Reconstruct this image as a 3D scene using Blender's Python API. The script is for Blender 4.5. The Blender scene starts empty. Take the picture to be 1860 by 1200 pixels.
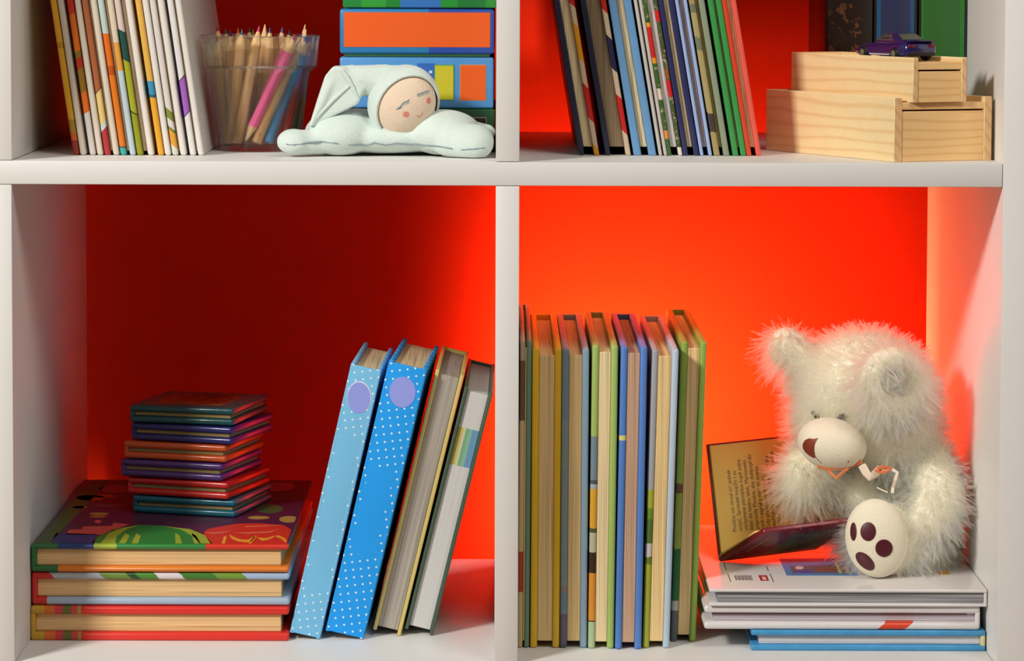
import bpy, bmesh, math, random
from mathutils import Vector, Matrix
random.seed(7)
SC = bpy.context.scene
COL = SC.collection
# ------------------------------------------------------------------ camera
CX, CY, CZ = .3412, -2.1915, .1561
PIT, ROL, F, SX, SY = .0614, .0031, 5763.7, -13.554, -318.69
def un(x3, y2, z3):
    c, s = math.cos(ROL), math.sin(ROL)
    x, z2 = c*x3 - s*z3, s*x3 + c*z3
    c, s = math.cos(PIT), math.sin(PIT)
    return Vector((x, c*y2 + s*z2, -s*y2 + c*z2))
CAMP = Vector((CX, CY, CZ))
def ray(px, py): return un((px-930-SX)/F, 1, -(py-600-SY)/F)
def at(px, py, Y):
    d = ray(px, py); return CAMP + d*((Y-CY)/d.y)
def onz(px, py, z):
    d = ray(px, py); return CAMP + d*((z-CZ)/d.z)
def ppm(Y): return F/(Y-CY)*.998            # pixels per metre at depth Y
cd = bpy.data.cameras.new('camera'); cam = bpy.data.objects.new('camera', cd); COL.objects.link(cam)
r_, u_, f_ = un(1, 0, 0), un(0, 0, 1), un(0, 1, 0)
cam.matrix_world = Matrix(((r_.x, u_.x, -f_.x, CX), (r_.y, u_.y, -f_.y, CY), (r_.z, u_.z, -f_.z, CZ), (0, 0, 0, 1)))
cd.sensor_width = 36; cd.lens = F/1860*36; cd.clip_start = .05
cd.shift_x = -SX/1860; cd.shift_y = SY/1860
SC.camera = cam
# ------------------------------------------------------------------ light and exposure
SC.view_settings.view_transform = 'Standard'; SC.view_settings.look = 'None'
SC.view_settings.exposure = 0; SC.view_settings.gamma = 1; SC.view_settings.use_curve_mapping = False
wd = bpy.data.worlds.new('world'); SC.world = wd; wd.use_nodes = True
wd.node_tree.nodes['Background'].inputs[0].default_value = (1, .95, .89, 1)
wd.node_tree.nodes['Background'].inputs[1].default_value = .07
def area(name, loc, target, sx, sy, power, col):
    l = bpy.data.lights.new(name, 'AREA'); l.shape = 'RECTANGLE'; l.size = sx; l.size_y = sy
    l.energy = power; l.color = col
    o = bpy.data.objects.new(name, l); COL.objects.link(o); o.location = loc
    o.rotation_euler = (Vector(target)-Vector(loc)).to_track_quat('-Z', 'Y').to_euler()
    return o
area('window_light', (-1.15, -1.72, 1.12), (.35, .05, -.1), .42, .26, 54, (1, .97, .92))
area('added_fill_light', (1.35, -1.75, 1.95), (.40, .05, -.15), 1.1, .9, 24, (1, .95, .88))  # added high soft fill to lift the shaded fronts, no real window
# the lamp that stands behind the row of books and lights the red wall
area('lamp_behind_books', (.435, .300, -.235), (.43, .45, -.23), .18, .16, 1.9, (1, .70, .32))
# ------------------------------------------------------------------ dimensions of the bookcase
W, T, D, GAP = .335, .0164, .39, .05
FL = -W            # floor of the lower compartments
# ------------------------------------------------------------------ helpers: colours and materials
def lin(c):
    c /= 255
    return c/12.92 if c <= .04045 else ((c+.055)/1.055)**2.4
def C(r, g, b, k=1.0): return tuple(min(.95, lin(v)*k) for v in (r, g, b))
MC = {}
class Mt:
    def __init__(s, name, rough=.5, spec=.5):
        s.m = bpy.data.materials.new(name); s.m.use_nodes = True
        s.n, s.l = s.m.node_tree.nodes, s.m.node_tree.links
        s.b = s.n['Principled BSDF']; s.b.inputs['Roughness'].default_value = rough
        s.b.inputs['Specular IOR Level'].default_value = spec
        s._o = None
    def new(s, t, **k):
        n = s.n.new(t)
        for a, v in k.items(): setattr(n, a, v)
        return n
    def obj(s):
        if not s._o: s._o = s.new('ShaderNodeTexCoord').outputs['Object']
        return s._o
    def val(s, sock, v):
        if isinstance(v, (int, float)): sock.default_value = v
        elif isinstance(v, tuple): sock.default_value = v if len(v) == 4 else (v+(1,) if sock.type == 'RGBA' else v)
        else: s.l.new(v, sock)
    def math(s, op, a, b=0, c=0, clamp=False):
        n = s.new('ShaderNodeMath', operation=op, use_clamp=clamp)
        s.val(n.inputs[0], a); s.val(n.inputs[1], b); s.val(n.inputs[2], c); return n.outputs[0]
    def xyz(s, v=None):
        n = s.new('ShaderNodeSeparateXYZ'); s.l.new(v or s.obj(), n.inputs[0]); return n.outputs
    def mapping(s, scale=(1, 1, 1), rot=(0, 0, 0), loc=(0, 0, 0)):
        n = s.new('ShaderNodeMapping'); s.l.new(s.obj(), n.inputs[0])
        n.inputs['Scale'].default_value = scale; n.inputs['Rotation'].default_value = rot; n.inputs['Location'].default_value = loc
        return n.outputs[0]
    def noise(s, scale, detail=3, vec=None, rough=.5, dist=0):
        n = s.new('ShaderNodeTexNoise'); n.inputs['Scale'].default_value = scale; n.inputs['Detail'].default_value = detail
        n.inputs['Roughness'].default_value = rough; n.inputs['Distortion'].default_value = dist
        s.l.new(vec or s.obj(), n.inputs['Vector']); return n.outputs['Fac']
    def mix(s, f, a, b, blend='MIX'):
        n = s.new('ShaderNodeMix', data_type='RGBA', blend_type=blend)
        s.val(n.inputs[0], f); s.val(n.inputs[6], a); s.val(n.inputs[7], b); return n.outputs[2]
    def ramp(s, f, stops, const=False):
        n = s.new('ShaderNodeValToRGB'); s.l.new(f, n.inputs[0]); cr = n.color_ramp
        cr.interpolation = 'CONSTANT' if const else 'LINEAR'
        while len(cr.elements) < len(stops): cr.elements.new(1)
        for e, (p, c) in zip(cr.elements, stops): e.position = p
        for e, (p, c) in zip(cr.elements, stops): e.color = c+(1,) if len(c) == 3 else c
        return n.outputs[0]
    def color(s, c): s.val(s.b.inputs['Base Color'], c)
    def bump(s, h, strength=.3, dist=.001):
        n = s.new('ShaderNodeBump'); n.inputs['Strength'].default_value = strength; n.inputs['Distance'].default_value = dist
        s.l.new(h, n.inputs['Height']); s.l.new(n.outputs[0], s.b.inputs['Normal'])
def dim(c, k): return tuple(min(.97, v*k) for v in c)
def plain(name, c, rough=.45, var=.07, scale=60, bump=0, bscale=300, spec=.5, coat=0, sheen=0):
    key = ('p', name)
    if key in MC: return MC[key]
    m = Mt(name, rough, spec)
    m.color(m.mix(m.noise(scale), dim(c, 1-var), dim(c, 1+var)))
    if bump: m.bump(m.noise(bscale, 4), bump, .0006)
    if coat: m.b.inputs['Coat Weight'].default_value = coat; m.b.inputs['Coat Roughness'].default_value = .12
    if sheen: m.b.inputs['Sheen Weight'].default_value = sheen; m.b.inputs['Sheen Roughness'].default_value = .6
    MC[key] = m.m; return m.m
def bands(name, axis, lo, hi, stops, rough=.4, slant=0, wob=.0006, saxis=0, coat=0):
    """colours printed in bands along a local axis; stops = (coordinate in metres, colour)"""
    m = Mt(name, rough)
    x = m.xyz(); v = x[axis]
    if slant: v = m.math('MULTIPLY_ADD', x[saxis], slant, v)
    v = m.math('MULTIPLY_ADD', m.math('SUBTRACT', m.noise(260, 2), .5), wob*2, v)
    f = m.math('DIVIDE', m.math('SUBTRACT', v, lo), hi-lo, clamp=True)
    c = m.ramp(f, [(max(0, (p-lo)/(hi-lo)), cc) for p, cc in stops], True)
    m.color(m.mix(.10, c, m.noise(150), 'MULTIPLY'))
    if coat: m.b.inputs['Coat Weight'].default_value = coat; m.b.inputs['Coat Roughness'].default_value = .1
    return m.m
def pages(name, c, axis=0, dens=2600, k=.35):
    key = ('g', name)
    if key in MC: return MC[key]
    m = Mt(name, .85, .2)
    sc = [6, 6, 6]; sc[axis] = dens
    n1 = m.noise(1, 2, m.mapping(tuple(sc)))
    sc2 = [5, 5, 5]; sc2[axis] = 420
    n2 = m.noise(1, 2, m.mapping(tuple(sc2)))
    a = m.mix(m.ramp(n1, [(.3, (0, 0, 0)), (.62, (1, 1, 1))]), dim(c, 1-k), dim(c, 1.08))
    m.color(m.mix(m.ramp(n2, [(.34, (0, 0, 0)), (.46, (1, 1, 1))]), dim(c, .62), a))
    m.bump(n1, .25, .0004)
    MC[key] = m.m; return m.m
# ------------------------------------------------------------------ helpers: meshes and objects
def link(o, parent=None):
    COL.objects.link(o)
    if parent: o.parent = parent
    return o
def obj(name, bm, mats, parent=None, smooth=True, angle=.6):
    me = bpy.data.meshes.new(name); bmesh.ops.recalc_face_normals(bm, faces=bm.faces)
    bm.to_mesh(me); bm.free()
    for m in (mats if isinstance(mats, (list, tuple)) else [mats]): me.materials.append(m)
    if smooth: me.shade_smooth(); me.set_sharp_from_angle(angle=angle)
    return link(bpy.data.objects.new(name, me), parent)
def tag(o, label, cat, group=None):
    o['label'] = label; o['category'] = cat
    if group: o['group'] = group
    return o
def thing(name, label, cat, loc=(0, 0, 0), group=None, mat=None):
    o = bpy.data.objects.new(name, None); COL.objects.link(o); o.empty_display_size = .02
    if mat is not None: o.matrix_world = mat
    else: o.location = loc
    return tag(o, label, cat, group)
def frame(o, ex, ey, ez):
    return Matrix(((ex[0], ey[0], ez[0], o[0]), (ex[1], ey[1], ez[1], o[1]), (ex[2], ey[2], ez[2], o[2]), (0, 0, 0, 1)))
def box(bm, x0, x1, y0, y1, z0, z1, bev=0, seg=2, mi=0, xf=None):
    g = bmesh.ops.create_cube(bm, size=1)['verts']
    for v in g: v.co = Vector(((x0+x1)/2+v.co.x*(x1-x0), (y0+y1)/2+v.co.y*(y1-y0), (z0+z1)/2+v.co.z*(z1-z0)))
    fs = set(f for v in g for f in v.link_faces)
    if bev:
        es = list(set(e for v in g for e in v.link_edges))
        r = bmesh.ops.bevel(bm, geom=es, offset=bev, segments=seg, profile=.5, affect='EDGES', clamp_overlap=True)
        fs = set(f for f in r['faces']) | set(f for f in fs if f.is_valid)
    vs = set(v for f in fs for v in f.verts)
    for f in fs: f.material_index = mi
    if xf:
        for v in vs: v.co = xf @ v.co if isinstance(xf, Matrix) else xf(v.co)
    return vs
def sphere(bm, c, r, R=None, sub=3, mi=0):
    g = bmesh.ops.create_icosphere(bm, subdivisions=sub, radius=1)['verts']
    r = Vector((r, r, r)) if isinstance(r, (int, float)) else Vector(r)
    for v in g:
        p = Vector((v.co.x*r.x, v.co.y*r.y, v.co.z*r.z))
        v.co = Vector(c) + (R @ p if R else p)
    for f in set(f for v in g for f in v.link_faces): f.material_index = mi
    return g
def tube(bm, pts, rad, n=8, mi=0, caps=True, flat=None):
    """tube along points; rad one number or a list; flat = (normal vector, factor) squashes the section"""
    pts = [Vector(p) for p in pts]; rs = rad if isinstance(rad, (list, tuple)) else [rad]*len(pts)
    rings = []; prev = None
    for i, p in enumerate(pts):
        t = (pts[min(i+1, len(pts)-1)] - pts[max(i-1, 0)]).normalized()
        if prev is None:
            a = Vector((0, 0, 1)) if abs(t.z) < .9 else Vector((1, 0, 0))
            u = t.cross(a).normalized()
        else: u = (prev - t*prev.dot(t)).normalized()
        prev = u; w = t.cross(u)
        ring = []
        for k in range(n):
            a = 2*math.pi*k/n; o = (u*math.cos(a)+w*math.sin(a))*rs[i]
            if flat: nn = Vector(flat[0]); o -= nn*o.dot(nn)*(1-flat[1])
            ring.append(bm.verts.new(p+o))
        rings.append(ring)
    for a, b in zip(rings, rings[1:]):
        for k in range(n):
            f = bm.faces.new((a[k], a[(k+1) % n], b[(k+1) % n], b[k])); f.material_index = mi
    if caps:
        for rg in (rings[0], rings[-1]):
            f = bm.faces.new(rg); f.material_index = mi
def lathe(bm, prof, n=48, c=(0, 0, 0), mi=0):
    rings = [[bm.verts.new((c[0]+r*math.cos(2*math.pi*k/n), c[1]+r*math.sin(2*math.pi*k/n), c[2]+z)) for k in range(n)] if r > 1e-6
             else [bm.verts.new((c[0], c[1], c[2]+z))] for r, z in prof]
    for a, b in zip(rings, rings[1:]):
        for k in range(n):
            if len(a) == 1 and len(b) == 1: continue
            if len(a) == 1: vs = (a[0], b[(k+1) % n], b[k])
            elif len(b) == 1: vs = (a[k], a[(k+1) % n], b[0])
            else: vs = (a[k], a[(k+1) % n], b[(k+1) % n], b[k])
            f = bm.faces.new(vs); f.material_index = mi
def slab(bm, pts, nrm, th, mi=0):
    """a thin solid from a polygon: pts lie in a plane, nrm*th is its thickness"""
    n = Vector(nrm)*th
    a = [bm.verts.new(Vector(p)) for p in pts]; b = [bm.verts.new(Vector(p)+n) for p in pts]
    fs = [bm.faces.new(a), bm.faces.new(b)]
    for k in range(len(pts)): fs.append(bm.faces.new((a[k], a[(k+1) % len(a)], b[(k+1) % len(a)], b[k])))
    for f in fs: f.material_index = mi
def ellp(cx, cy, rx, ry, rot=0, n=24):
    c, s = math.cos(rot), math.sin(rot)
    return [(cx+c*rx*math.cos(a)-s*ry*math.sin(a), cy+s*rx*math.cos(a)+c*ry*math.sin(a)) for a in (2*math.pi*k/n for k in range(n))]
def bake(o):
    dg = bpy.context.evaluated_depsgraph_get(); dg.update()
    me = bpy.data.meshes.new_from_object(o.evaluated_get(dg)); me.name = o.name
    o.modifiers.clear(); o.data = me; return o
def blob(name, shapes, voxel, mat, parent=None, smooth=8):
    """one continuous soft body grown together from ellipsoids and tapered capsules"""
    bm = bmesh.new()
    for s in shapes:
        if s[0] == 'p': slab(bm, [at(x, y, s[2]) for x, y in s[1]], (0, 1, 0), s[3])
        elif s[0] == 'e': sphere(bm, s[1], s[2], s[3] if len(s) > 3 else None)
        else:
            p, q, r0, r1 = Vector(s[1]), Vector(s[2]), s[3], s[4]; n = 9
            for i in range(n+1): sphere(bm, p.lerp(q, i/n), r0+(r1-r0)*i/n, sub=2)
    o = obj(name, bm, mat, parent)
    md = o.modifiers.new('r', 'REMESH'); md.mode = 'VOXEL'; md.voxel_size = voxel; md.use_smooth_shade = True
    sm = o.modifiers.new('s', 'SMOOTH'); sm.iterations = smooth; sm.factor = .5
    bake(o)
    if not o.data.materials: o.data.materials.append(mat)
    return o
def ray_ell(px, py, c, r, R=None):
    """where the view ray of a pixel meets an ellipsoid (centre c, radii r, rotation R)"""
    d = ray(px, py); o = CAMP - Vector(c); Ri = R.transposed() if R else None
    if Ri: d2, o2 = Ri @ d, Ri @ o
    else: d2, o2 = d, o
    a = Vector((d2.x/r[0], d2.y/r[1], d2.z/r[2])); b = Vector((o2.x/r[0], o2.y/r[1], o2.z/r[2]))
    A, B, Cc = a.dot(a), a.dot(b), b.dot(b)-1
    q = B*B-A*Cc
    t = (-B-math.sqrt(q))/A if q > 0 else -B/A
    return CAMP + d*t
def patch(bm, poly, c, r, R, lift, mi=0, rings=4, n_=None):
    """a thin sewn patch that follows an ellipsoid; poly in photo pixels"""
    cx = sum(p[0] for p in poly)/len(poly); cy = sum(p[1] for p in poly)/len(poly)
    def P(x, y, l):
        p = ray_ell(x, y, c, r, R); nn = p-Vector(c)
        if R: nn = R @ Vector([a/(b*b) for a, b in zip(R.transposed() @ nn, r)])
        else: nn = Vector([a/(b*b) for a, b in zip(nn, r)])
        return p + nn.normalized()*l
    mid = bm.verts.new(P(cx, cy, lift)); prev = None
    for k in range(1, rings+2):
        f = min(k, rings)/rings; l = lift if k < rings else (lift*.8 if k == rings else -lift)
        rg = [bm.verts.new(P(cx+(x-cx)*f, cy+(y-cy)*f, l)) for x, y in poly]
        for i in range(len(rg)):
            j = (i+1) % len(rg)
            fc = bm.faces.new((mid, rg[i], rg[j]) if prev is None else (prev[i], rg[i], rg[j], prev[j])); fc.material_index = mi
        prev = rg
def text_obj(name, body, size, mat, parent, M, align='LEFT', space=1.0, ext=.00005):
    cu = bpy.data.curves.new(name, 'FONT'); cu.body = body; cu.size = size; cu.align_x = align; cu.space_line = space; cu.extrude = ext
    o = link(bpy.data.objects.new(name, cu)); dg = bpy.context.evaluated_depsgraph_get(); dg.update()
    me = bpy.data.meshes.new_from_object(o.evaluated_get(dg)); bpy.data.objects.remove(o)
    me.transform(M); me.materials.clear(); me.materials.append(mat)
    return link(bpy.data.objects.new(name, me), parent)

# ================================================================== THE SETTING
def wall_mat():
    m = Mt('red_paint', .9, .06)
    m.color(m.mix(m.noise(14, 4), C(238, 44, 15), C(246, 48, 17)))
    m.bump(m.noise(420, 3), .22, .0008); return m.m
bm = bmesh.new(); box(bm, -1.2, 1.9, D+GAP, D+GAP+.05, -.75, 1.2)
o = obj('wall_back', bm, wall_mat(), smooth=False); o['kind'] = 'structure'; o['label'] = 'orange red painted wall behind the bookcase'; o['category'] = 'wall'
bm = bmesh.new(); box(bm, -1.2, 1.9, -2.6, D+GAP, -.80, -.75)
o = obj('floor', bm, plain('oak_floor', C(150, 120, 90), .5), smooth=False); o['kind'] = 'structure'; o['label'] = 'pale wooden floor under the bookcase'; o['category'] = 'floor'

# ---- bookcase
def lam():
    m = Mt('white_laminate', .38, .4)
    m.color(m.mix(m.noise(9), C(228, 226, 222), C(233, 231, 227)))
    m.bump(m.noise(900, 2), .04, .0003); return m.m
LAM = lam()
bc = thing('bookcase', 'white laminate cube bookcase standing in front of the red wall', 'bookcase', (0, 0, 0))
def panel(name, x0, x1, z0, z1):
    bm = bmesh.new(); box(bm, x0, x1, 0, D, z0, z1, .0008, 2); return obj(name, bm, LAM, bc)
R0 = 2*W+T                       # inner face of the right outer panel
panel('side_panel', R0, R0+.05, FL-W-T-.05, 2*T+.40)
panel('side_panel', -W-T-.05, -W-T, FL-W-T-.05, 2*T+.40)
panel('top_board', -W-T, R0, T+W, T+W+.05)
panel('base_board', -W-T, R0, FL-W-T-.05, FL-W-T)
panel('shelf_board', -W-T, R0-.0004, 0, T)
panel('shelf_board', -W-T, R0-.0004, FL-T, FL)
for z0, z1 in ((T, T+W), (FL, 0), (FL-W-T, FL-T)):
    panel('divider', -T, 0 if z0 < 0 else .0003, z0+.0003, z1-.0003)
    panel('divider', W+.0002, W+T+.0002, z0+.0003, z1-.0003)

# ================================================================== BOOKS
def book(name, label, M, t, d, h, c, mats, spine='back', inset=.004, hin=.004, shear=0, group=None, round_=.0012, cat='book', sag=0, yaw=0):
    """local x = thickness, y = depth away from the viewer (0 = front), z = height.
    mats = front cover (x=0), back cover (x=t), spine, pages"""
    b = thing(name, label, cat, group=group, mat=M)
    sh = lambda co: Vector((co.x - shear*co.z + yaw*co.y, co.y, co.z))
    def part(n, m, *bx, bev=round_):
        bm = bmesh.new(); box(bm, *bx, bev, 3, xf=sh); return obj(n, bm, m, b)
    sb = spine == 'back'
    ps = part('front_cover', mats[0], 0, c, 0, d, 0, h)
    part('back_cover', mats[1], t-c, t, 0, d, 0, h)
    sp = min(c, .0035)
    if spine == 'back': part('spine', mats[2], c*.55, t-c*.55, d-sp, d, 0.0006, h-.0006, bev=min(round_, sp*.4))
    elif spine == 'front': part('spine', mats[2], c*.55, t-c*.55, 0, sp, 0.0006, h-.0006, bev=min(round_, sp*.4))
    y0, y1 = (inset, d-sp) if sb else (sp, d-inset)
    bm = bmesh.new(); box(bm, c+.0001, t-c-.0001, y0, y1, hin, h-hin, .0004, 1, xf=sh)
    obj('page_block', bm, mats[3], b)
    return b
def bk_px(name, label, xl, xr, yb, xtop, ytop, h, d, c, mats, z, Y0, **k):
    """upright book whose visible front edge runs from the bottom pixels (xl, xr, yb) to the pixel (xtop, ytop)"""
    a, b2 = at(xl, yb, Y0), at(xr, yb, Y0); p = at(xtop, ytop, Y0)
    sh = -(p.x-a.x)/(p.z-a.z)
    return book(name, label, frame((a.x, Y0, z), (1, 0, 0), (0, 1, 0), (0, 0, 1)), b2.x-a.x, d, h, c, mats, shear=sh, **k)
CREAM = C(212, 200, 182); WHITE = C(226, 220, 212)
PG_GREY = pages('grey_brown_pages', C(150, 128, 100))
PG_TAN = pages('tan_pages', C(250, 212, 150))
PG_CREAM = pages('cream_pages', C(244, 220, 172))
PG_STACK = pages('browned_pages', C(236, 194, 138))
PG_WHITE = pages('white_pages', C(226, 222, 220))
cream_cov = plain('cream_cover', CREAM, .35); white_cov = plain('white_cover', WHITE, .35)

# ---- upper left: eight thin picture books leaning left
def zz(y, yb, Y): return (yb-y)/ppm(Y)
YU = .062
def ub(stops, nm, **k): return bands(nm, 2, 0, .27, [(0, stops[0][1])]+[(zz(y, 284, YU), c) for y, c in stops[1:]], .35, **k)
GOLD, ORG, BRN, TEAL, GRN = C(226, 166, 40), C(226, 110, 24), C(170, 96, 56), C(40, 120, 100), C(166, 170, 40)
U = [
 (133, 157, 88, ub([(284, C(150, 40, 16)), (258, C(210, 90, 20)), (246, C(170, 130, 30)), (222, GOLD), (92, C(190, 140, 30)), (80, GOLD)], 'gold_painted_cover'), cream_cov,
  'thin picture book with golden yellow edge, leftmost in the upper left row'),
 (163, 188, 120, ub([(284, C(214, 208, 200)), (205, ORG), (165, C(150, 110, 30)), (118, C(190, 50, 20)), (98, C(140, 110, 30)), (84, ORG), (12, C(214, 50, 26))], 'orange_painted_cover', slant=-.6), cream_cov,
  'thin picture book with orange edge turning white at its foot, second from the left'),
 (190, 217, 148, ub([(284, C(176, 50, 50)), (236, C(196, 205, 205)), (224, C(226, 196, 120)), (157, C(96, 60, 40)), (154, BRN)], 'brown_painted_cover', slant=-1.2), cream_cov,
  'thin picture book with reddish brown cover edge and crimson foot, third in upper left row'),
 (219, 247, 179, ub([(284, C(60, 170, 160)), (272, C(80, 80, 60)), (269, C(226, 120, 26)), (140, C(190, 84, 20)), (125, ORG), (64, C(190, 206, 200))], 'amber_painted_cover'),
  ub([(284, C(190, 206, 214)), (132, C(226, 160, 70)), (80, C(220, 205, 180))], 'sky_and_amber_cover'),
  'thin picture book with amber edge and teal foot, fourth in the upper left row'),
 (249, 280, 210, ub([(284, C(150, 152, 26)), (212, C(70, 60, 30)), (209, GRN), (124, C(30, 80, 70)), (73, C(220, 200, 190)), (20, C(60, 40, 30)), (16, TEAL)], 'green_painted_cover', slant=.5), white_cov,
  'thin picture book with moss green and dark teal cover edge, fifth in upper left row'),
 (287, 311, 244, ub([(284, C(236, 170, 44)), (180, C(40, 100, 120)), (176, C(60, 150, 190)), (150, C(232, 180, 80))], 'yellow_painted_cover'), white_cov,
  'thin picture book with warm yellow edge broken by one blue square'),
 (313, 339, 272, ub([(284, C(214, 214, 200)), (266, C(226, 160, 50)), (243, C(120, 130, 40)), (238, C(222, 214, 204)), (224, C(130, 140, 50)), (207, C(224, 216, 208))], 'white_cover_with_sprig', slant=.8), white_cov,
  'thin white picture book with a small green and orange sprig near its foot'),
 (345, 371, 301, ub([(284, C(230, 226, 222)), (205, C(90, 50, 120)), (202, C(166, 100, 196)), (128, C(60, 50, 70)), (127, C(230, 226, 224))], 'white_cover_with_violet', slant=-1.2), white_cov,
  'thin white picture book with a violet patch on its cover edge, nearest the pencil glass'),
]
for i, (xl, xr, xt, m0, m1, lab) in enumerate(U):
    b = bk_px('picture_book', lab, xl, xr, 284, xl-42.5, 0, .236, .262, .0044, (m0, m1, m1, PG_GREY), T+.0001, YU, round_=.0016, inset=.0025,
              hin=.003, group='thin picture books leaning on the upper left shelf')
# faint letters printed down the last book's back cover
t7 = at(371, 284, YU).x-at(345, 284, YU).x; sh7 = -(at(345-42.5, 0, YU).x-at(345, 284, YU).x)/(at(301, 0, YU).z-at(345, 284, YU).z)
for k, ch in enumerate('YSMEY'):
    z = .036-.0052*k
    text_obj('printed_letter', ch, .006, plain('brown_ink', C(96, 80, 66)), b,
             frame((t7-sh7*z+.0001, .018, z), (0, 0, -1), (0, 1, 0), (1, 0, 0)))

# ---- upper right: ten books leaning left
YR = .078
RS, CS, YS, NS = C(206, 32, 22), C(214, 190, 160), C(232, 160, 26), C(38, 36, 74)
def stripe(name, seq, t):
    st = [(0, seq[-1][1])]
    for (y, c), (yn, _) in zip(reversed(seq[:-1]), reversed(seq[1:])): st.append((zz(yn/4, 282, YR), c))
    return bands(name, 2, 0, .27, st, .4, slant=.9)
s0 = stripe('striped_cover', [(0, RS), (92, CS), (215, YS), (440, CS), (590, RS), (800, CS), (965, YS)], .01)
s1 = stripe('striped_navy_cover', [(0, RS), (100, CS), (255, NS), (460, CS), (625, RS), (840, CS), (990, NS)], .01)
navy = plain('navy_cover', C(34, 38, 66), .35); ink = plain('dark_blue_cover', C(44, 46, 92), .35)
lblue = plain('light_blue_cover', C(104, 152, 196), .35); pblue = plain('pale_blue_cover', C(160, 184, 226), .35)
def garden(name):
    m = Mt(name, .35); x = m.xyz()
    n = m.noise(230, 3, None, .6)
    g = m.ramp(n, [(.3, C(30, 54, 20)), (.45, C(62, 110, 40)), (.55, C(60, 80, 40)), (.64, C(170, 180, 120)), (.7, C(40, 70, 30))])
    z = x[2]
    for (a, b_, c) in ((.070, .092, C(214, 30, 26)), (.040, .048, C(220, 205, 190)), (.092, .095, C(232, 160, 30)), (.066, .070, C(232, 150, 30)), (.118, .2, C(222, 200, 170)), (.012, .018, C(226, 140, 60))):
        f = m.math('MULTIPLY', m.math('GREATER_THAN', z, a), m.math('LESS_THAN', z, b_)); g = m.mix(f, g, c)
    m.color(g); return m.m
def garden2(name):
    m = Mt(name, .35); x = m.xyz(); n = m.noise(210, 3, None, .6)
    g = m.ramp(n, [(.3, C(40, 44, 24)), (.45, C(70, 96, 44)), (.55, C(84, 70, 44)), (.64, C(190, 190, 140)), (.72, C(60, 66, 30))])
    for (a, b_, c) in ((.042, .054, C(206, 32, 30)), (.096, .104, C(206, 32, 30)), (.055, .062, C(150, 90, 40)), (.0, .006, C(230, 220, 200))):
        g = m.mix(m.math('MULTIPLY', m.math('GREATER_THAN', x[2], a), m.math('LESS_THAN', x[2], b_)), g, c)
    m.color(g); return m.m
moss = bands('mossy_map_cover', 2, 0, .27, [(0, C(170, 150, 100)), (.016, C(70, 60, 56)), (.03, C(176, 160, 108)), (.075, C(120, 126, 96)), (.084, C(176, 160, 108)), (.102, C(116, 122, 96)), (.108, C(170, 150, 96))], .4, wob=.003)
sage = plain('sage_cover', C(140, 152, 128), .4); grass_c = plain('green_cover', C(60, 150, 74), .35)
coral = plain('coral_cover', C(232, 96, 80), .35); vermil = plain('vermilion_cover', C(214, 70, 40), .35)
UR = [  # zoomed pixel edges at the bottom: left, left cover, right cover start, right ; top left
 (290, 330, 385, 435, 100, navy, s0, PG_CREAM, 'dark navy picture book with yellow striped edge, leftmost on the upper right shelf'),
 (480, 520, 610, 665, 290, navy, s1, PG_GREY, 'thick navy picture book with red, cream and navy striped edge, no yellow'),
 (685, 745, 800, 850, 500, lblue, lblue, PG_CREAM, 'light blue hardback with cream pages, beside the two striped books'),
 (868, 895, 905, 930, 680, plain('ash_white_cover', C(196, 190, 182), .4), plain('ash_white_cover', C(196, 190, 182), .4), PG_GREY, 'thin ash white booklet between the light blue hardback and the leafy red and green book'),
 (932, 963, 1005, 1040, 747, garden('leafy_cover'), garden2('leafy_back_cover'), PG_WHITE, 'picture book with leafy green and red cover edges and white pages'),
 (1045, 1085, 1120, 1160, 870, ink, ink, PG_CREAM, 'dark blue hardback with cream pages in the middle of the upper right row'),
 (1168, 1195, 1225, 1255, 978, pblue, pblue, pages('mauve_grey_pages', C(176, 150, 140)), 'pale periwinkle blue slim hardback right of the dark blue one'),
 (1268, 1315, 1340, 1382, 1085, moss, sage, pages('olive_pages', C(186, 170, 110)), 'mottled olive and sage book left of the bright green book'),
 (1405, 1450, 1472, 1505, 1220, grass_c, grass_c, PG_CREAM, 'bright green slim hardback second from the wooden boxes'),
 (1507, 1545, 1566, 1612, 1325, vermil, coral, PG_CREAM, 'coral red slim hardback beside the wooden boxes'),
]
for (a, b_, c_, d_, tp, m0, m1, pg, lab) in UR:
    cc = (at(980+b_/4, 282, YR).x-at(980+a/4, 282, YR).x)*.94
    bk_px('hardback_book', lab, 980+a/4, 980+d_/4, 282, 980+(a-184)/4, 0, .245, .24, cc, (m0, m1, m0, pg), T+.0001, YR, round_=.001, inset=.004, hin=.006,
          group='books leaning on the upper right shelf')

# ---- lower right: eight thick books standing
YB = .052
def lr(name, yb, stops, base):
    return bands(name, 2, 0, .225, [(0, base)]+[(zz(y, yb, YB), c) for y, c in stops], .4, wob=.001)
mustard = plain('mustard_cover', C(238, 192, 44), .4); steel = plain('steel_blue_cover', C(146, 176, 198), .4)
apple = plain('apple_green_cover', C(164, 190, 102), .4); cornf = plain('cornflower_cover', C(84, 132, 206), .4)
ice = plain('ice_blue_cover', C(186, 204, 222), .4); leafg = plain('leaf_green_cover', C(146, 174, 74), .4)
steel_l = lr('steel_blue_scene_cover', 1177, [(1172, C(110, 104, 130)), (1115, C(120, 150, 170)), (1075, C(150, 145, 150)), (1063, C(140, 160, 166)), (760, C(126, 152, 170))], C(96, 96, 110))
apple_l = lr('apple_green_scene_cover', 1178, [(1130, C(60, 50, 30)), (1127, C(226, 150, 50)), (1040, C(60, 40, 26)), (1000, C(190, 190, 160)), (965, C(80, 90, 50)), (955, C(226, 170, 50)), (884, C(170, 180, 190)), (874, C(80, 90, 96)), (868, C(120, 140, 150)), (788, C(164, 190, 102))], C(180, 206, 160))
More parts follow.
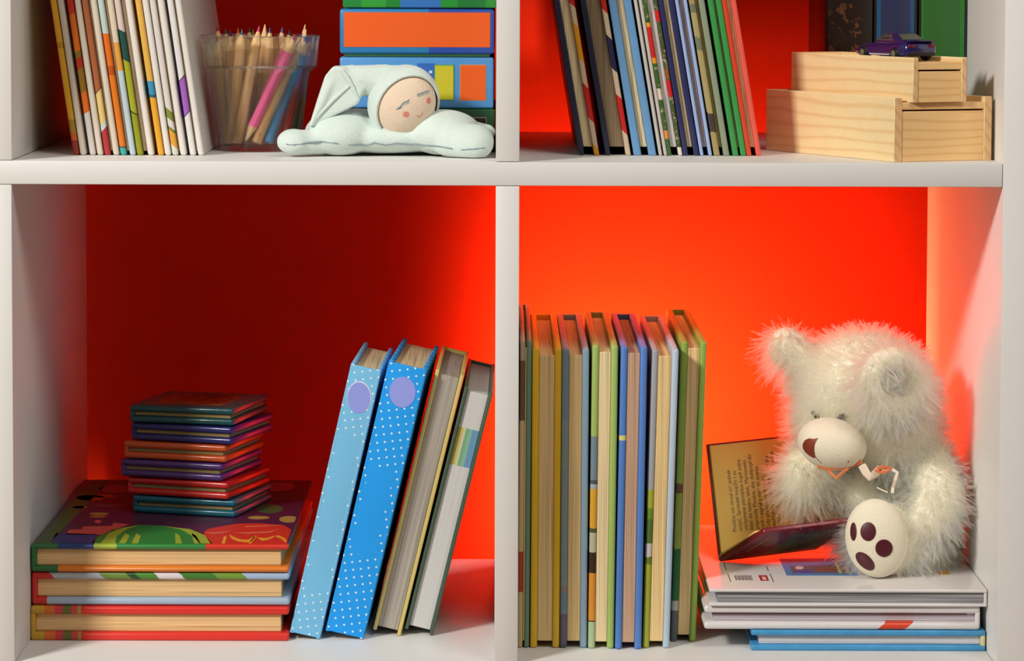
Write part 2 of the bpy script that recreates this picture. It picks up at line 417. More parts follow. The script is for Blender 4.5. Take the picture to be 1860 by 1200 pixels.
cornf_l = lr('cornflower_banded_cover', 1180, [(795, C(226, 214, 130)), (787, C(84, 132, 206))], C(84, 132, 206))
ice_l = lr('ice_blue_scene_cover', 1177, [(1055, C(170, 180, 50)), (1022, C(110, 130, 40)), (1010, C(210, 205, 200)), (985, C(86, 120, 50)), (940, C(110, 150, 40)), (920, C(170, 180, 60)), (885, C(168, 172, 176))], C(170, 176, 56))
leaf_l = lr('leaf_green_scene_cover', 1165, [(1108, C(190, 190, 180)), (1090, C(40, 110, 60)), (992, C(150, 170, 80)), (888, C(110, 84, 60)), (872, C(146, 174, 74))], C(96, 100, 104))
drift = lr('driftwood_scene_cover', 1178, [(1075, C(190, 70, 40)), (1000, C(216, 190, 140)), (760, C(120, 90, 60)), (650, C(190, 170, 140))], C(214, 190, 130))
eu = plain('eucalyptus_cover', C(116, 150, 126), .4)
LRB = [  # xl, xr, yb, xtop, ytop, height, depth, Y0, cover, mats, label
 (940, 961, 1178, 945, 630, .221, .245, .052, .0036, (drift, eu, eu, PG_CREAM), 'slim book with eucalyptus green cover half hidden behind the middle divider'),
 (963, 1016, 1177, 967, 633, .2155, .225, .052, .0050, (mustard, mustard, mustard, PG_TAN), 'thick mustard yellow storybook standing upright'),
 (1017, 1066, 1177, 1021, 633, .2155, .225, .052, .0050, (steel_l, steel, steel, PG_TAN), 'thick steel blue grey storybook standing right of the mustard one'),
 (1068, 1115, 1178, 1076, 627, .2180, .222, .050, .0050, (apple_l, apple, apple, PG_CREAM), 'thick apple green storybook with orange and grey picture edge'),
 (1117, 1165, 1180, 1128, 630, .2175, .215, .048, .0050, (cornf_l, cornf, cornf, pages('pinkish_pages', C(206, 168, 140))), 'thick cornflower blue storybook with a thin yellow band on its cover edge'),
 (1167, 1216, 1177, 1184, 635, .2150, .220, .052, .0048, (ice_l, ice, ice, PG_TAN), 'thick storybook with pale ice blue right cover and mossy left cover edge'),
 (1218, 1264, 1165, 1238, 620, .2180, .218, .074, .0048, (leaf_l, leafg, leafg, PG_TAN), 'thick leaf green storybook at the right end of the upright row'),
]
for xl, xr, yb, xt, yt, h, d, Y0, c, ms, lab in LRB:
    bk_px('storybook', lab, xl, xr, yb, xt, yt, h, d, c, ms, FL+.0001, Y0, round_=.0018, inset=.0012, hin=.005, group='storybooks standing in the lower right compartment')

# ---- lower left: three big books lying in a stack (spine on the left, foot of the pages towards us)
def flat_book(name, label, xl, xr, Y0, z0, t, c, depth, mats, spine_left=True, pxY=None, group=None, ya=0, **k):
    a, b_ = at(xl, 1100, pxY or Y0).x, at(xr, 1100, pxY or Y0).x
    ca, sa = math.cos(ya), math.sin(ya)
    if spine_left: M = frame((b_, Y0, z0+t), (0, 0, -1), (-ca, -sa, 0), (-sa, ca, 0))
    else: M = frame((a, Y0, z0), (0, 0, 1), (ca, sa, 0), (-sa, ca, 0))
    return book(name, label, M, t, b_-a, depth, c, mats, group=group, **k)
def hb(name, y0w, stops, base, rough=.35):
    """bands along the lying book's width; stops in pixels from the right edge, left to right"""
    return bands(name, 1, 0, .2, [(0, base)]+stops, rough, wob=.0008)
red_l = bands('red_cover_with_picture', 1, 0, .2, [(0, C(226, 50, 40)), (.150, C(180, 150, 60)), (.152, C(216, 70, 70)), (.157, C(110, 110, 40)), (.163, C(216, 60, 70)), (.168, C(226, 110, 40)), (.176, C(206, 160, 50))], .35, wob=.0012)
white_g = bands('white_cover_with_meadow', 1, 0, .2, [(0, C(170, 196, 226)), (.035, C(120, 160, 60)), (.056, C(70, 130, 50)), (.080, C(226, 220, 222)), (.098, C(80, 140, 50)), (.112, C(40, 80, 40)), (.118, C(110, 140, 60)), (.138, C(176, 184, 190)), (.174, C(206, 40, 36))], .35, slant=1.0, wob=.0015)
skyb = bands('pale_blue_cover_with_red_hinge', 1, 0, .2, [(0, C(170, 190, 212)), (.175, C(206, 44, 38))], .35)
orange_b = bands('orange_cover_with_green_hinge', 1, 0, .2, [(0, C(232, 130, 36)), (.166, C(50, 110, 60))], .35)
STW = .186
g = 'big story books stacked on the lower left shelf'
flat_book('storybook', 'big red storybook with yellow spine lying at the bottom of the stack', 55, 525, .072, FL, .0252, .0062, .284,
          (red_l, red_l, plain('yellow_spine', C(206, 160, 50), .4), PG_STACK), group=g, round_=.0022, inset=.006, hin=.004)
flat_book('storybook', 'big storybook with red spine and pale blue covers lying in the middle of the stack', 58, 526, .074, FL+.0255, .0243, .0056, .280,
          (white_g, skyb, plain('red_spine', C(206, 40, 36), .4), PG_STACK), group=g, round_=.0022, inset=.006, hin=.004)
m = Mt('plum_picture_cover', .35); x = m.xyz()
rim = m.ramp(m.math('DIVIDE', x[1], .2, clamp=True), [(0, C(214, 50, 30)), (.30, C(46, 130, 56)), (.62, C(160, 176, 52)), (.70, C(36, 60, 120)), (.83, C(50, 110, 60))], True)
m.color(m.mix(m.math('GREATER_THAN', x[2], .006), rim, C(76, 34, 64))); dusk = m.m
ZT = FL+.0706
tb = flat_book('storybook', 'big storybook with green spine and colourful picture cover on top of the stack', 57, 525, .072, FL+.0501, .0205, .0042, .284,
          (dusk, orange_b, plain('green_spine', C(40, 110, 54), .4), PG_STACK), group=g, round_=.0022, inset=.006, hin=.004)
# the printed picture on its top cover: points (x right, y back) in metres on the cover
tw = at(525, 1100, .072).x-at(57, 1100, .072).x
bm = bmesh.new()
def art(poly, mi, lev=1): slab(bm, [(-.00008*lev, tw-x, y) for x, y in poly], (-1, 0, 0), .00006, mi)
def PX(*pts):
    r = []
    for px, py in pts:
        p = onz(px, py, ZT); r.append((min(max(p.x-at(57, 1100, .072).x, .002), tw-.002), min(max(p.y-.072, .002), .282)))
    return r
art(PX((60, 988), (90, 986), (200, 872), (166, 872)), 0)
art(PX((90, 988), (170, 988), (176, 970), (102, 968)), 1)
art(PX((120, 971), (185, 971), (235, 952), (206, 949), (203, 955), (150, 956), (150, 961), (125, 962)), 2)
art(PX((165, 988), (385, 988), (372, 972), (340, 962), (300, 955), (250, 953), (205, 962), (178, 974)), 3)
art(PX((182, 988), (208, 988), (212, 974), (232, 960), (250, 955), (225, 958), (198, 968)), 4, 2)
for x0 in (215, 238, 318, 352): art(PX((x0, 988), (x0+12, 988), (x0+14-(x0-270)*.12, 973), (x0+6-(x0-270)*.12, 968)), 4, 2)
art(PX((300, 956), (330, 962), (352, 975), (362, 988), (382, 988), (372, 972), (345, 961)), 4, 2)
art(PX((366, 988), (521, 988), (527, 976), (530, 962), (516, 954), (470, 950), (430, 951), (380, 960), (372, 964), (370, 974)), 5)
for p in (((402, 988), (408, 988), (412, 974), (407, 974)),
          ((416, 970), (420, 978), (432, 983), (446, 985), (456, 984), (464, 975), (462, 974), (452, 980), (438, 980), (426, 976)),
          ((451, 987), (456, 987), (467, 973), (463, 973)), ((466, 976), (476, 982), (488, 980), (500, 974), (498, 973), (486, 977), (475, 977)),
          ((500, 974), (512, 979), (518, 985), (522, 985), (518, 978), (505, 972))): art(PX(*p), 6, 2)
for p in (((372, 967), (385, 969), (405, 968), (422, 963), (405, 966), (385, 967)), ((425, 967), (450, 969), (490, 967), (508, 961), (490, 965), (450, 967)), ((445, 957), (480, 956), (515, 953), (480, 954.6), (445, 955.6))): art(PX(*p), 7, 2)
for cx, cy, rx, ry, mi in ((210, 888, 30, 8, 8), (165, 904, 26, 5, 9), (190, 901, 20, 3, 9), (145, 921, 14, 2.5, 9), (180, 933, 18, 2.5, 10), (178, 938, 16, 2, 9), (178, 947, 6, 3, 2), (205, 918, 30, 3, 8),
                           (490, 924, 24, 8, 11), (525, 943, 18, 6, 10), (470, 940, 20, 3, 10), (505, 884, 32, 8, 8), (520, 902, 40, 8, 12)):
    art(PX(*ellp(cx, cy, rx, ry, 0, 16)), mi, 1)
obj('cover_picture', bm, [plain('art_olive', C(66, 92, 44)), plain('art_blue', C(36, 60, 120)), plain('art_pink', C(206, 84, 74)), plain('art_green', C(46, 130, 56)), plain('art_lime', C(160, 176, 52)),
    plain('art_red', C(214, 50, 30)), plain('art_amber', C(238, 160, 44)), plain('art_rose', C(226, 120, 90)), plain('art_mauve', C(150, 74, 76)), plain('art_orange', C(200, 100, 44)),
    plain('art_sand', C(176, 140, 70)), plain('art_fern', C(64, 96, 50)), plain('art_brown', C(90, 50, 44))], tb, smooth=False)

# ---- six small square books in a stack
def gl(name, c): return plain(name, c, .28, .1, 120, .25, 500, coat=.35)
SB = [  # bottom to top: fl px, fr px (at the bottom face), colour, label
 ((227, 945), (424, 954), C(10, 96, 116), 'small teal square book at the bottom of the little stack'),
 ((216, 911), (410, 925), C(206, 34, 30), 'small red square book second from the bottom of the little stack'),
 ((206, 877), (398, 889), C(84, 50, 120), 'small purple square book in the middle of the little stack, above the red one'),
 ((210, 846), (406, 854), C(216, 90, 36), 'small orange square book above the purple one'),
 ((223, 807), (423, 817), C(44, 44, 116), 'small indigo square book second from the top of the little stack'),
 ((231, 771), (417, 784), C(22, 84, 88), 'small dark teal square book with a framed picture on top of the little stack'),
]
for k, (fl, fr, c, lab) in enumerate(SB):
    z = ZT+.0002+k*.0139; t = .0131
    a, b_ = onz(*fl, z), onz(*fr, z)
    w = .083; ang = -.30+(.03, -.02, .0, .02, -.02, .05)[k]
    mx = (a+b_)/2; my = .190
    ex = Vector((math.cos(ang), math.sin(ang), 0)); ey = Vector((-ex.y, ex.x, 0))
    dpx = .083
    a0 = Vector((mx.x, my, z)) - ex*w/2
    M = frame(a0+ex*w+Vector((0, 0, t)), (0, 0, -1), -ex, ey)
    cov = gl('glossy_cover_%s' % lab.split()[1] if k < 5 else 'glossy_cover_dark_teal', c)
    b = book('square_book', lab, M, t, w, dpx, .0050, (cov, cov, cov, pages('gilt_pages', C(170, 148, 100))), round_=.0019, inset=.003, hin=.0025, group='small square books stacked on the big books')
    if k == 5:
        bm = bmesh.new()
        slab(bm, [(-.00002, .014, .014), (-.00002, .070, .014), (-.00002, .070, .066), (-.00002, .014, .066)], (-1, 0, 0), .0002, 0)
        slab(bm, [(-.0002, .0155, .0155), (-.0002, .0685, .0155), (-.0002, .0685, .0645), (-.0002, .0155, .0645)], (-1, 0, 0), .00015, 1)
        m = Mt('framed_painting', .3); n = m.noise(70, 3, None, .6, 1)
        m.color(m.ramp(n, [(.3, C(50, 16, 12)), (.45, C(110, 40, 22)), (.55, C(170, 90, 40)), (.62, C(120, 30, 20)), (.7, C(196, 140, 90))]))
        obj('cover_picture', bm, [plain('bronze_frame', C(150, 96, 60), .3), m.m], b, smooth=False)['label'] = 'framed picture printed on the cover'

# ---- four books leaning right against the divider
def dots(name, c, c2, fade):
    """blue cloth with small white dots, left plain in the middle of the spine"""
    m = Mt(name, .85, .08); x = m.xyz(); s = 1/.0056; xy = m.math('ADD', x[0], x[1])
    u = m.math('MULTIPLY', m.math('ADD', m.math('MULTIPLY', xy, .94), m.math('MULTIPLY', x[2], .34)), s)
    v = m.math('MULTIPLY', m.math('SUBTRACT', m.math('MULTIPLY', x[2], .94), m.math('MULTIPLY', xy, .34)), s)
    def sq(a): d = m.math('SUBTRACT', m.math('FRACT', a), .5); return m.math('MULTIPLY', d, d)
    d = m.math('LESS_THAN', m.math('ADD', sq(u), sq(v)), .016)
    z0, z1, xa, xb = fade
    ins = m.math('MULTIPLY', m.math('MULTIPLY', m.math('GREATER_THAN', x[2], z0), m.math('LESS_THAN', x[2], z1)),
                 m.math('MULTIPLY', m.math('GREATER_THAN', x[0], xa), m.math('LESS_THAN', x[0], xb)))
    d = m.math('MULTIPLY', d, m.math('SUBTRACT', 1, ins))
    base = m.mix(m.noise(18), c, c2)
    m.color(m.mix(d, base, C(236, 240, 244))); return m.m
def lean(name, label, bl, br, tl, h, d, c, mats, spine, Y0, **k):
    a, b_, p = at(*bl, Y0), at(*br, Y0), at(*tl, Y0)
    up = Vector((p.x-a.x, 0, p.z-a.z)).normalized(); ex = Vector((up.z, 0, -up.x))
    t = (b_-a).dot(ex)
    org = Vector((a.x, Y0, FL + max(0, t*up.x)+.0002))
    return book(name, label, frame(org, ex, (0, 1, 0), up), t, d, h, c, mats, spine, **k), t
g = 'books leaning against the middle divider'
SB1 = plain('purple_sticker', C(150, 162, 238), .5, .02)
for lab, bl, br, tl, h, ms, st, rim in (
  ('paler blue dotted hardback with a lilac round sticker, leaning leftmost of four', (526, 1150), (581, 1162), (639, 655), .201, ('light_blue_dotted_cloth', C(118, 186, 226), C(128, 200, 242), (.035, .15, .003, .019)), (652, 722, 21, 28), True),
  ('bright blue dotted hardback with a lilac round sticker, second of the four leaning', (591, 1150), (660, 1163), (708, 653), .202, ('bright_blue_dotted_cloth', C(42, 156, 240), C(48, 164, 248), (.06, .125, .004, .022)), (731, 712, 24, 28), False)):
    sd_ = dots(*ms)
    b, t = lean('hardback_book', lab, bl, br, tl, h, .135 if rim else .148, .003, (sd_, sd_, sd_, PG_CREAM), 'front', .078, yaw=.028 if rim else .040, round_=.0008, inset=.004, hin=.003, group=g)
    p = b.matrix_world.inverted() if False else None
    M = b.matrix_basis
    def loc(px, py): return M.inverted() @ at(px, py, .0778)
    q = [loc(x, y) for x, y in ellp(st[0], st[1], st[2], st[3], 0, 32)]
    bm = bmesh.new(); slab(bm, [(v.x, -.0001, v.z) for v in q], (0, -1, 0), .0002, 0)
    if rim:
        q2 = [loc(x, y) for x, y in ellp(st[0]+.3, st[1]-.8, st[2]+1, st[3]+1, 0, 32)]
        slab(bm, [(v.x, -.00004, v.z) for v in q2], (0, -1, 0), .0001, 1)
    obj('round_sticker', bm, [SB1, plain('sticker_rim', C(236, 236, 240))], b, smooth=False)['label'] = 'lilac round sticker'
straw = plain('straw_yellow_cover', C(216, 196, 116), .4)
lean('hardback_book', 'leaning hardback with straw yellow covers and grey page edges, right of the blue ones',
     (677, 1148), (728, 1158), (790, 684), .196, .145, .0028, (straw, straw, straw, pages('grey_pages', C(186, 176, 164), k=.45)), 'back', .09, yaw=.012, round_=.0008, inset=.003, hin=.003, group=g)
def banded_pages():
    m = Mt('white_pages_with_colour_block', .8, .2); x = m.xyz()
    n1 = m.noise(1, 2, m.mapping((2600, 6, 6)))
    base = m.mix(n1, C(186, 184, 180), C(232, 230, 226))
    col = m.ramp(m.math('DIVIDE', x[0], .0225, clamp=True), [(0, C(206, 190, 110)), (.28, C(206, 190, 100)), (.34, C(226, 220, 200)), (.40, C(120, 176, 130)), (.55, C(150, 196, 170)), (.62, C(110, 160, 196)), (1, C(140, 180, 216))])
    f = m.math('MULTIPLY', m.math('GREATER_THAN', x[2], .125), m.math('LESS_THAN', x[2], .153))
    m.color(m.mix(f, base, m.mix(.25, col, base, 'MULTIPLY'))); return m.m
dkg = plain('dark_green_cover', C(70, 92, 72), .4)
lean('hardback_book', 'dark green hardback with white pages marked yellow, green and blue, touching the divider',
     (735, 1145), (786, 1157), (841, 718), .183, .165, .0026, (dkg, dkg, dkg, banded_pages()), 'back', .092, yaw=.006, round_=.0008, inset=.003, hin=.003, group=g)

# ---- lower right: three lying books under the bear
g = 'large books lying under the teddy bear'
blu = plain('blue_marbled_cover', C(70, 150, 200), .35, .25, 90)
Z1 = FL+.0152
flat_book('hardback_book', 'blue hardback with cream spine lying flat under the two white books', 1365, 1791, .046, FL, .0150, .0042, .20,
          (blu, blu, plain('cream_spine', C(220, 210, 160), .4), PG_WHITE), spine_left=False, group=g, round_=.0014, inset=.006, hin=.004)
wcov = plain('white_gloss_cover', C(226, 222, 220), .25, .02, coat=.3)
wtab = bands('white_cover_with_orange_mark', 1, 0, .21, [(0, C(226, 222, 220)), (.1225, C(226, 74, 40)), (.1425, C(226, 222, 220))], .3, slant=-1.2)
b = flat_book('hardback_book', 'white hardback with an orange mark, lying between the blue book and another white one', 1279, 1781, .046, Z1, .0172, .0055, .235,
          (wtab, wcov, wcov, pages('lilac_white_pages', C(206, 196, 204))), spine_left=False, group=g, round_=.0024, inset=.007, hin=.005)
bm = bmesh.new(); box(bm, .0106, .0117, .006, .188, .0035, .20); obj('endpaper', bm, plain('maroon_endpaper', C(110, 24, 40)), b)['label'] = 'maroon endpaper'
Z2 = Z1+.0174; t2 = .0123
ang = 0
wb = flat_book('hardback_book', 'glossy white hardback with a barcode and blue picture, directly under the teddy bear', 1288, 1793, .043, Z2, t2, .0022, .258,
          (wcov, wcov, wcov, pages('dark_mixed_pages', C(170, 168, 172), dens=1300, k=.85)), spine_left=False, group=g, round_=.0008, inset=.006, hin=.003)
ZM = Z2+t2
x0 = at(1288, 1100, .043).x
def mark(name, lab, *shapes):
    bm = bmesh.new(); ms = []
    for pts, m, lev in shapes:
        if m not in ms: ms.append(m)
        q = [onz(x, y, ZM) for x, y in pts]
        slab(bm, [(t2+.00005*lev-.00004, p.x-x0, p.y-.043) for p in q], (1, 0, 0), .00006, ms.index(m))
    o = obj(name, bm, ms, wb, smooth=False); o['label'] = lab; return o
K_, G_ = plain('print_black', C(50, 46, 50)), plain('print_grey', C(110, 106, 110))
for q in ([(1314, 1021), (1315.5, 1021), (1320, 1036), (1318.5, 1036)], [(1321, 1041), (1322.5, 1041), (1328, 1056), (1326.5, 1056)],
          [(1391.5, 1028), (1393, 1028), (1396.5, 1037), (1395, 1037)], [(1398, 1042), (1399.5, 1042), (1406, 1057), (1404.5, 1057)]):
    mark('printed_rule', 'thin black printed rule', (q, K_, 1))
mark('barcode', 'grey printed barcode', *[([(1333+k*2.15, 1044.5), (1333+k*2.15+(1.2 if k % 3 else 1.7), 1044.5), (1336.5+k*2.15+(1.2 if k % 3 else 1.7), 1053.5), (1336.5+k*2.15, 1053.5)], G_, 1) for k in range(15)])
mark('printed_badge', 'crimson printed badge', ([(1377, 1044.5), (1393, 1044.5), (1397, 1054.5), (1382, 1054.5)], plain('print_crimson', C(170, 26, 46)), 1), ([(1383, 1047), (1390, 1047), (1393, 1053), (1386, 1053)], plain('print_pink', C(220, 190, 190)), 2))
pk, ye = plain('print_pink', C(220, 190, 190)), plain('print_yellow', C(196, 190, 100))
mark('printed_picture', 'blue printed picture', ([(1415, 1014), (1552, 1014), (1560, 1045), (1429, 1045)], plain('print_blue', C(60, 130, 190)), 1), ([(1434, 1028), (1540, 1024), (1546, 1041), (1440, 1041)], plain('print_slate', C(84, 96, 110)), 2),
     (ellp(1460, 1038, 17, 3, 0, 14), plain('print_violet', C(84, 76, 150)), 3), (ellp(1500, 1034, 22, 4, 0, 14), plain('print_rust', C(130, 84, 70)), 3), (ellp(1452, 1031, 8, 3, 0, 14), pk, 3),
     ([(1515, 1020), (1519, 1020), (1530, 1041), (1524, 1041)], ye, 3), ([(1533, 1027), (1537, 1027), (1546, 1041), (1538, 1041)], ye, 3))
mark('printed_flash', 'orange printed flash', ([(1700, 1040), (1722, 1034), (1726, 1043), (1712, 1043)], plain('print_orange', C(226, 160, 60)), 1))

# ================================================================== WOODEN BOXES, CAR, CASES
def wood(name, rings_axis, c1, c2, scale=1.0, end=False):
    m = Mt(name, .5, .3)
    sc = [14*scale, 90*scale, 90*scale] if not end else [160, 160, 160]
    n = m.noise(1, 3, m.mapping(tuple(sc)))
    w = m.new('ShaderNodeTexWave', wave_type='BANDS', bands_direction='Z' if not end else 'DIAGONAL')
    w.inputs['Scale'].default_value = 38*scale if not end else 60; w.inputs['Distortion'].default_value = 7 if not end else 1.0
    w.inputs['Detail'].default_value = 1.5; w.inputs['Detail Scale'].default_value = .8
    m.l.new(m.mapping((.22, .22, 1) if not end else (1, 1, 1)), w.inputs['Vector'])
    f = m.ramp(w.outputs['Fac'], [(0, (0, 0, 0)), (.72, (.15, .15, .15)), (.96, (1, 1, 1))])
    base = m.mix(n, c1, dim(c1, .88))
    m.color(m.mix(m.math('MULTIPLY', f, .45), base, c2)); m.bump(n, .1, .0004); return m.m
WD = wood('pine', 0, C(250, 222, 168), C(222, 176, 112)); WDE = wood('pine_end_grain', 0, C(236, 192, 138), C(196, 140, 90), end=True)
WD2 = wood('pine_end_board', 0, C(244, 200, 138), C(214, 156, 92), 1.3)
def wood_box(label, corner, ea, la, w, L, h, th, rec):
    """local x along the long side (away from the near end), y across, z up; sliding lid in grooves"""
    ex = Vector((math.cos(la), math.sin(la), 0)); ey = Vector((math.cos(ea), math.sin(ea), 0))
    b = thing('wooden_box', label, 'box', corner, 'wooden boxes with sliding lids')
    xf = lambda co: ex*co.x+ey*co.y+Vector((0, 0, co.z))
    def part(n, ms, *a, bev=.0004):
        bm = bmesh.new(); box(bm, *a, bev, 1)
        for f in bm.faces:
            if abs(f.normal.x) > .8 and len(ms) > 1: f.material_index = 1
        for v in bm.verts: v.co = xf(v.co)
        return obj(n, bm, ms, b)
    part('side_panel', [WD, WDE], 0, L, 0, th, 0, h); part('side_panel', [WD, WDE], 0, L, w-th, w, 0, h)
    part('end_panel', [WD2], .0005, th, th, w-th, 0, h-rec-.0062); part('end_panel', [WD2], L-th, L-.0005, th, w-th, 0, h)
    part('base_panel', [WD2], th, L-th, th, w-th, .001, .004)
    part('lid', [WD2], .0002, L-th-.0005, th-.0018, w-th+.0018, h-rec-.0050, h-rec)
    return b, xf
c0 = Vector((.6120, .011, T+.0001)); EA, LA = math.radians(20), math.radians(119)
H1 = .0449
b1, xf1 = wood_box('larger pale wooden box with sliding lid standing on the upper right shelf', c0, EA, LA, .0765, .160, H1, .0062, .0036)
zl = T+H1-.0036
c1 = onz(1658, 186.5, zl+.0002)
b2, xf2 = wood_box('smaller pale wooden box lying on the larger wooden box, the toy car stands on it', c1, EA, LA, .0420, .150, .0312, .0042, .0034)
# toy car
carM = lambda: None
CH = Vector((math.cos(LA), math.sin(LA), 0))
lidz = c1.z+.0312-.0034+.0002
# dark body paint
m = Mt('indigo_car_paint', .22, .6); m.color(m.mix(m.noise(400), C(22, 18, 74), C(32, 26, 92))); m.b.inputs['Coat Weight'].default_value = .8; PAINT = m.m
BLK = plain('black_plastic', C(16, 16, 18), .5); GLS = plain('smoky_window', C(70, 76, 60), .12, .05); CHR = plain('chrome', C(220, 220, 220), .2)
caro = c1 + xf2(Vector((.0205, .0203, 0))); caro.z = lidz
phi = LA+math.radians(-3)
car = thing('toy_car', 'dark blue toy car standing on the smaller wooden box, seen from behind', 'toy car',
            mat=frame(caro, (math.cos(phi), math.sin(phi), 0), (-math.sin(phi), math.cos(phi), 0), (0, 0, 1)))
def loft(bm, secs, mi=0):
    """secs: (x, half width bottom, half width top, z bottom, z top) rounded boxes along x"""
    rings = []
    for x, wb, wt, z0, z1 in secs:
        pr = [(-wb*.96, z0), (-wb, z0+(z1-z0)*.2), (-wb, z0+(z1-z0)*.55), (-wt, z1-(z1-z0)*.18), (-wt*.84, z1), (0, z1+.0004)]
        pr = pr + [(-a, b) for a, b in reversed(pr[:-1])]
        rings.append([bm.verts.new((x, y, z)) for y, z in pr])
    for a, b in zip(rings, rings[1:]):
        for k in range(len(a)):
            j = (k+1) % len(a); f = bm.faces.new((a[k], a[j], b[j], b[k])); f.material_index = mi
    for rg in (rings[0], rings[-1]): bm.faces.new(rg).material_index = mi
bm = bmesh.new()
loft(bm, [(0, .0105, .0105, .0055, .0098), (.0012, .0124, .0118, .0042, .0128), (.004, .0132, .0124, .0036, .0140), (.014, .0140, .0128, .0034, .0136), (.022, .0134, .0122, .0034, .0126),
          (.042, .0132, .0120, .0034, .0122), (.052, .0138, .0124, .0034, .0118), (.062, .0132, .0116, .0036, .0104), (.068, .0118, .0100, .0042, .0088), (.0705, .0090, .0080, .005, .0074)])
body = obj('body', bm, PAINT, car, angle=.9)
bm = bmesh.new(); loft(bm, [(.0105, .0104, .0098, .0128, .0139), (.020, .0110, .0084, .0122, .0186), (.027, .0112, .0082, .0120, .0196), (.034, .0112, .0084, .0120, .0190), (.046, .0106, .0096, .0116, .0124)])
obj('roof', bm, PAINT, car, angle=.9)
bm = bmesh.new()
for s in (-1, 1):
    slab(bm, [(.019, s*.0112, .0142), (.024, s*.0095, .0182), (.0315, s*.0095, .0182), (.040, s*.0112, .0140)], (0, s, 0), .0004)
slab(bm, [(.0116, -.0086, .0146), (.0116, .0086, .0146), (.0190, .0074, .0184), (.0190, -.0074, .0184)], (-.4, 0, .9), .0005)
slab(bm, [(.0445, -.0088, .0138), (.0445, .0088, .0138), (.0355, .0076, .0186), (.0355, -.0076, .0186)], (.4, 0, .9), .0005)
obj('window', bm, GLS, car, smooth=False)['label'] = 'smoky car windows'
bm = bmesh.new(); box(bm, -.0008, .0040, -.0112, .0112, .0138, .0148, .0004); obj('spoiler', bm, PAINT, car)
bm = bmesh.new(); box(bm, -.0006, .0020, -.0110, .0110, .0036, .0062, .0006); obj('bumper', bm, BLK, car)
for s in (-1, 1):
    bm = bmesh.new(); box(bm, -.0006, .0012, s*.0082-.0024, s*.0082+.0024, .0096, .0118, .0004); obj('tail_light', bm, plain('dark_red_lens', C(110, 16, 40), .2), car)['label'] = 'dark red tail light'
    bm = bmesh.new(); box(bm, .0205, .0465, s*.0137-.0003, s*.0137+.0003, .0040, .0047); obj('sill', bm, CHR, car)['label'] = 'silver sill strip'
    for x in (.0135, .0540):
        bm = bmesh.new()
        pr = [(0, .0030), (.0024, .0030), (.0040, .0026), (.0047, .0016), (.0050, 0), (.0047, -.0016), (.0040, -.0026), (0, -.0026)]
        lathe(bm, pr, 24)
        for v in bm.verts: v.co = Vector((x+v.co.x, s*(.0122+v.co.z), .0050+v.co.y))
        wh = obj('wheel', bm, BLK, car)
        bm = bmesh.new(); lathe(bm, [(0, .0034), (.0016, .0036), (.0026, .0031), (.0028, .0020)], 10)
        for v in bm.verts: v.co = Vector((x+v.co.x, s*(.0122+v.co.z), .0050+v.co.y))
        obj('hub', bm, plain('grey_hub', C(110, 104, 80), .35), wh)['label'] = 'grey wheel hub'
# three media cases against the right panel
def case_print(nm):
    m = Mt(nm, .3); n = m.noise(120, 4, None, .65); x = m.xyz()
    c = m.ramp(n, [(.56, C(34, 20, 12)), (.62, C(110, 66, 36)), (.68, C(46, 28, 16)), (.74, C(120, 70, 40))]); c = m.mix(m.math('GREATER_THAN', x[2], .128), c, C(84, 50, 28)); m.color(c); return m.m
YC = .178
for xl, xr, c, nm, lab in ((1500, 1585, None, 'p', 'dark brown media case with coppery flecks, furthest left of the three behind the wooden boxes'),
                          (1587, 1666, C(46, 50, 84), 'navy_sleeve', 'media case with a navy blue sleeve, directly behind the toy car'),
                          (1668, 1757, C(52, 106, 44), 'green_sleeve', 'media case with a green sleeve beside the right panel')):
    a, b_ = at(xl, 100, YC).x, at(xr, 100, YC).x
    cs = thing('media_case', lab, 'case', (a, YC, T), 'media cases standing on the upper right shelf')
    bm = bmesh.new(); box(bm, 0, b_-a, 0, .136, 0, .192, .0016); obj('case_body', bm, plain('black_case', C(26, 20, 22), .25), cs)
    bm = bmesh.new(); box(bm, .0018, b_-a-.0024, -.0005, .003, .003, .189, .0003); obj('paper_sleeve', bm, case_print('coppery_print') if c is None else plain(nm, c, .3, .04), cs)
    if nm == 'navy_sleeve':
        bm = bmesh.new(); box(bm, .0020, .005, -.0007, .002, .003, .189); box(bm, b_-a-.0056, b_-a-.0026, -.0007, .002, .003, .189); obj('sleeve_edge', bm, plain('teal_edge', C(40, 84, 124), .3), cs)['label'] = 'teal edge strip'
    if nm == 'green_sleeve':
        bm = bmesh.new(); box(bm, .0020, .0040, -.0007, .002, .003, .189); box(bm, b_-a-.0060, b_-a-.0026, -.0007, .002, .003, .189); obj('sleeve_edge', bm, plain('bright_green_edge', C(44, 124, 44), .3), cs)['label'] = 'brighter green edge strip'

# ================================================================== GAME BOXES
YG = .1125
def gx(px): return at(px, 150, YG).x
def gz(py): return at(760, py, YG).z
gd = .17
def game_box(label, x0, x1, y0, y1, lid, tray=None, bev=.0016):
    zb = gz(y1) if y1 < 270 else T
    b = thing('game_box', label, 'box', (gx(x0), YG, zb), 'game boxes stacked on the upper left shelf')
    w, h = gx(x1)-gx(x0), gz(y0)-zb; th = 0
    if tray:
        th = tray[0]/ppm(YG)
        bm = bmesh.new(); box(bm, .003, w-.003, .002, gd-.002, 0, th+.004, .0008); obj('tray', bm, tray[1], b)['label'] = 'green tray showing under the lid'
    bm = bmesh.new(); box(bm, 0, w, 0, gd, th, h, bev, 3); obj('lid', bm, lid, b)
    def pan(px0, px1, py0, py1, m, lev=1, lab=None):
        bm = bmesh.new(); box(bm, gx(px0)-gx(x0), gx(px1)-gx(x0), -.0003*lev, .001, gz(py1)-zb, gz(py0)-zb)
        o = obj('printed_panel', bm, m, b, smooth=False)
        if lab: o['label'] = lab
    return b, pan
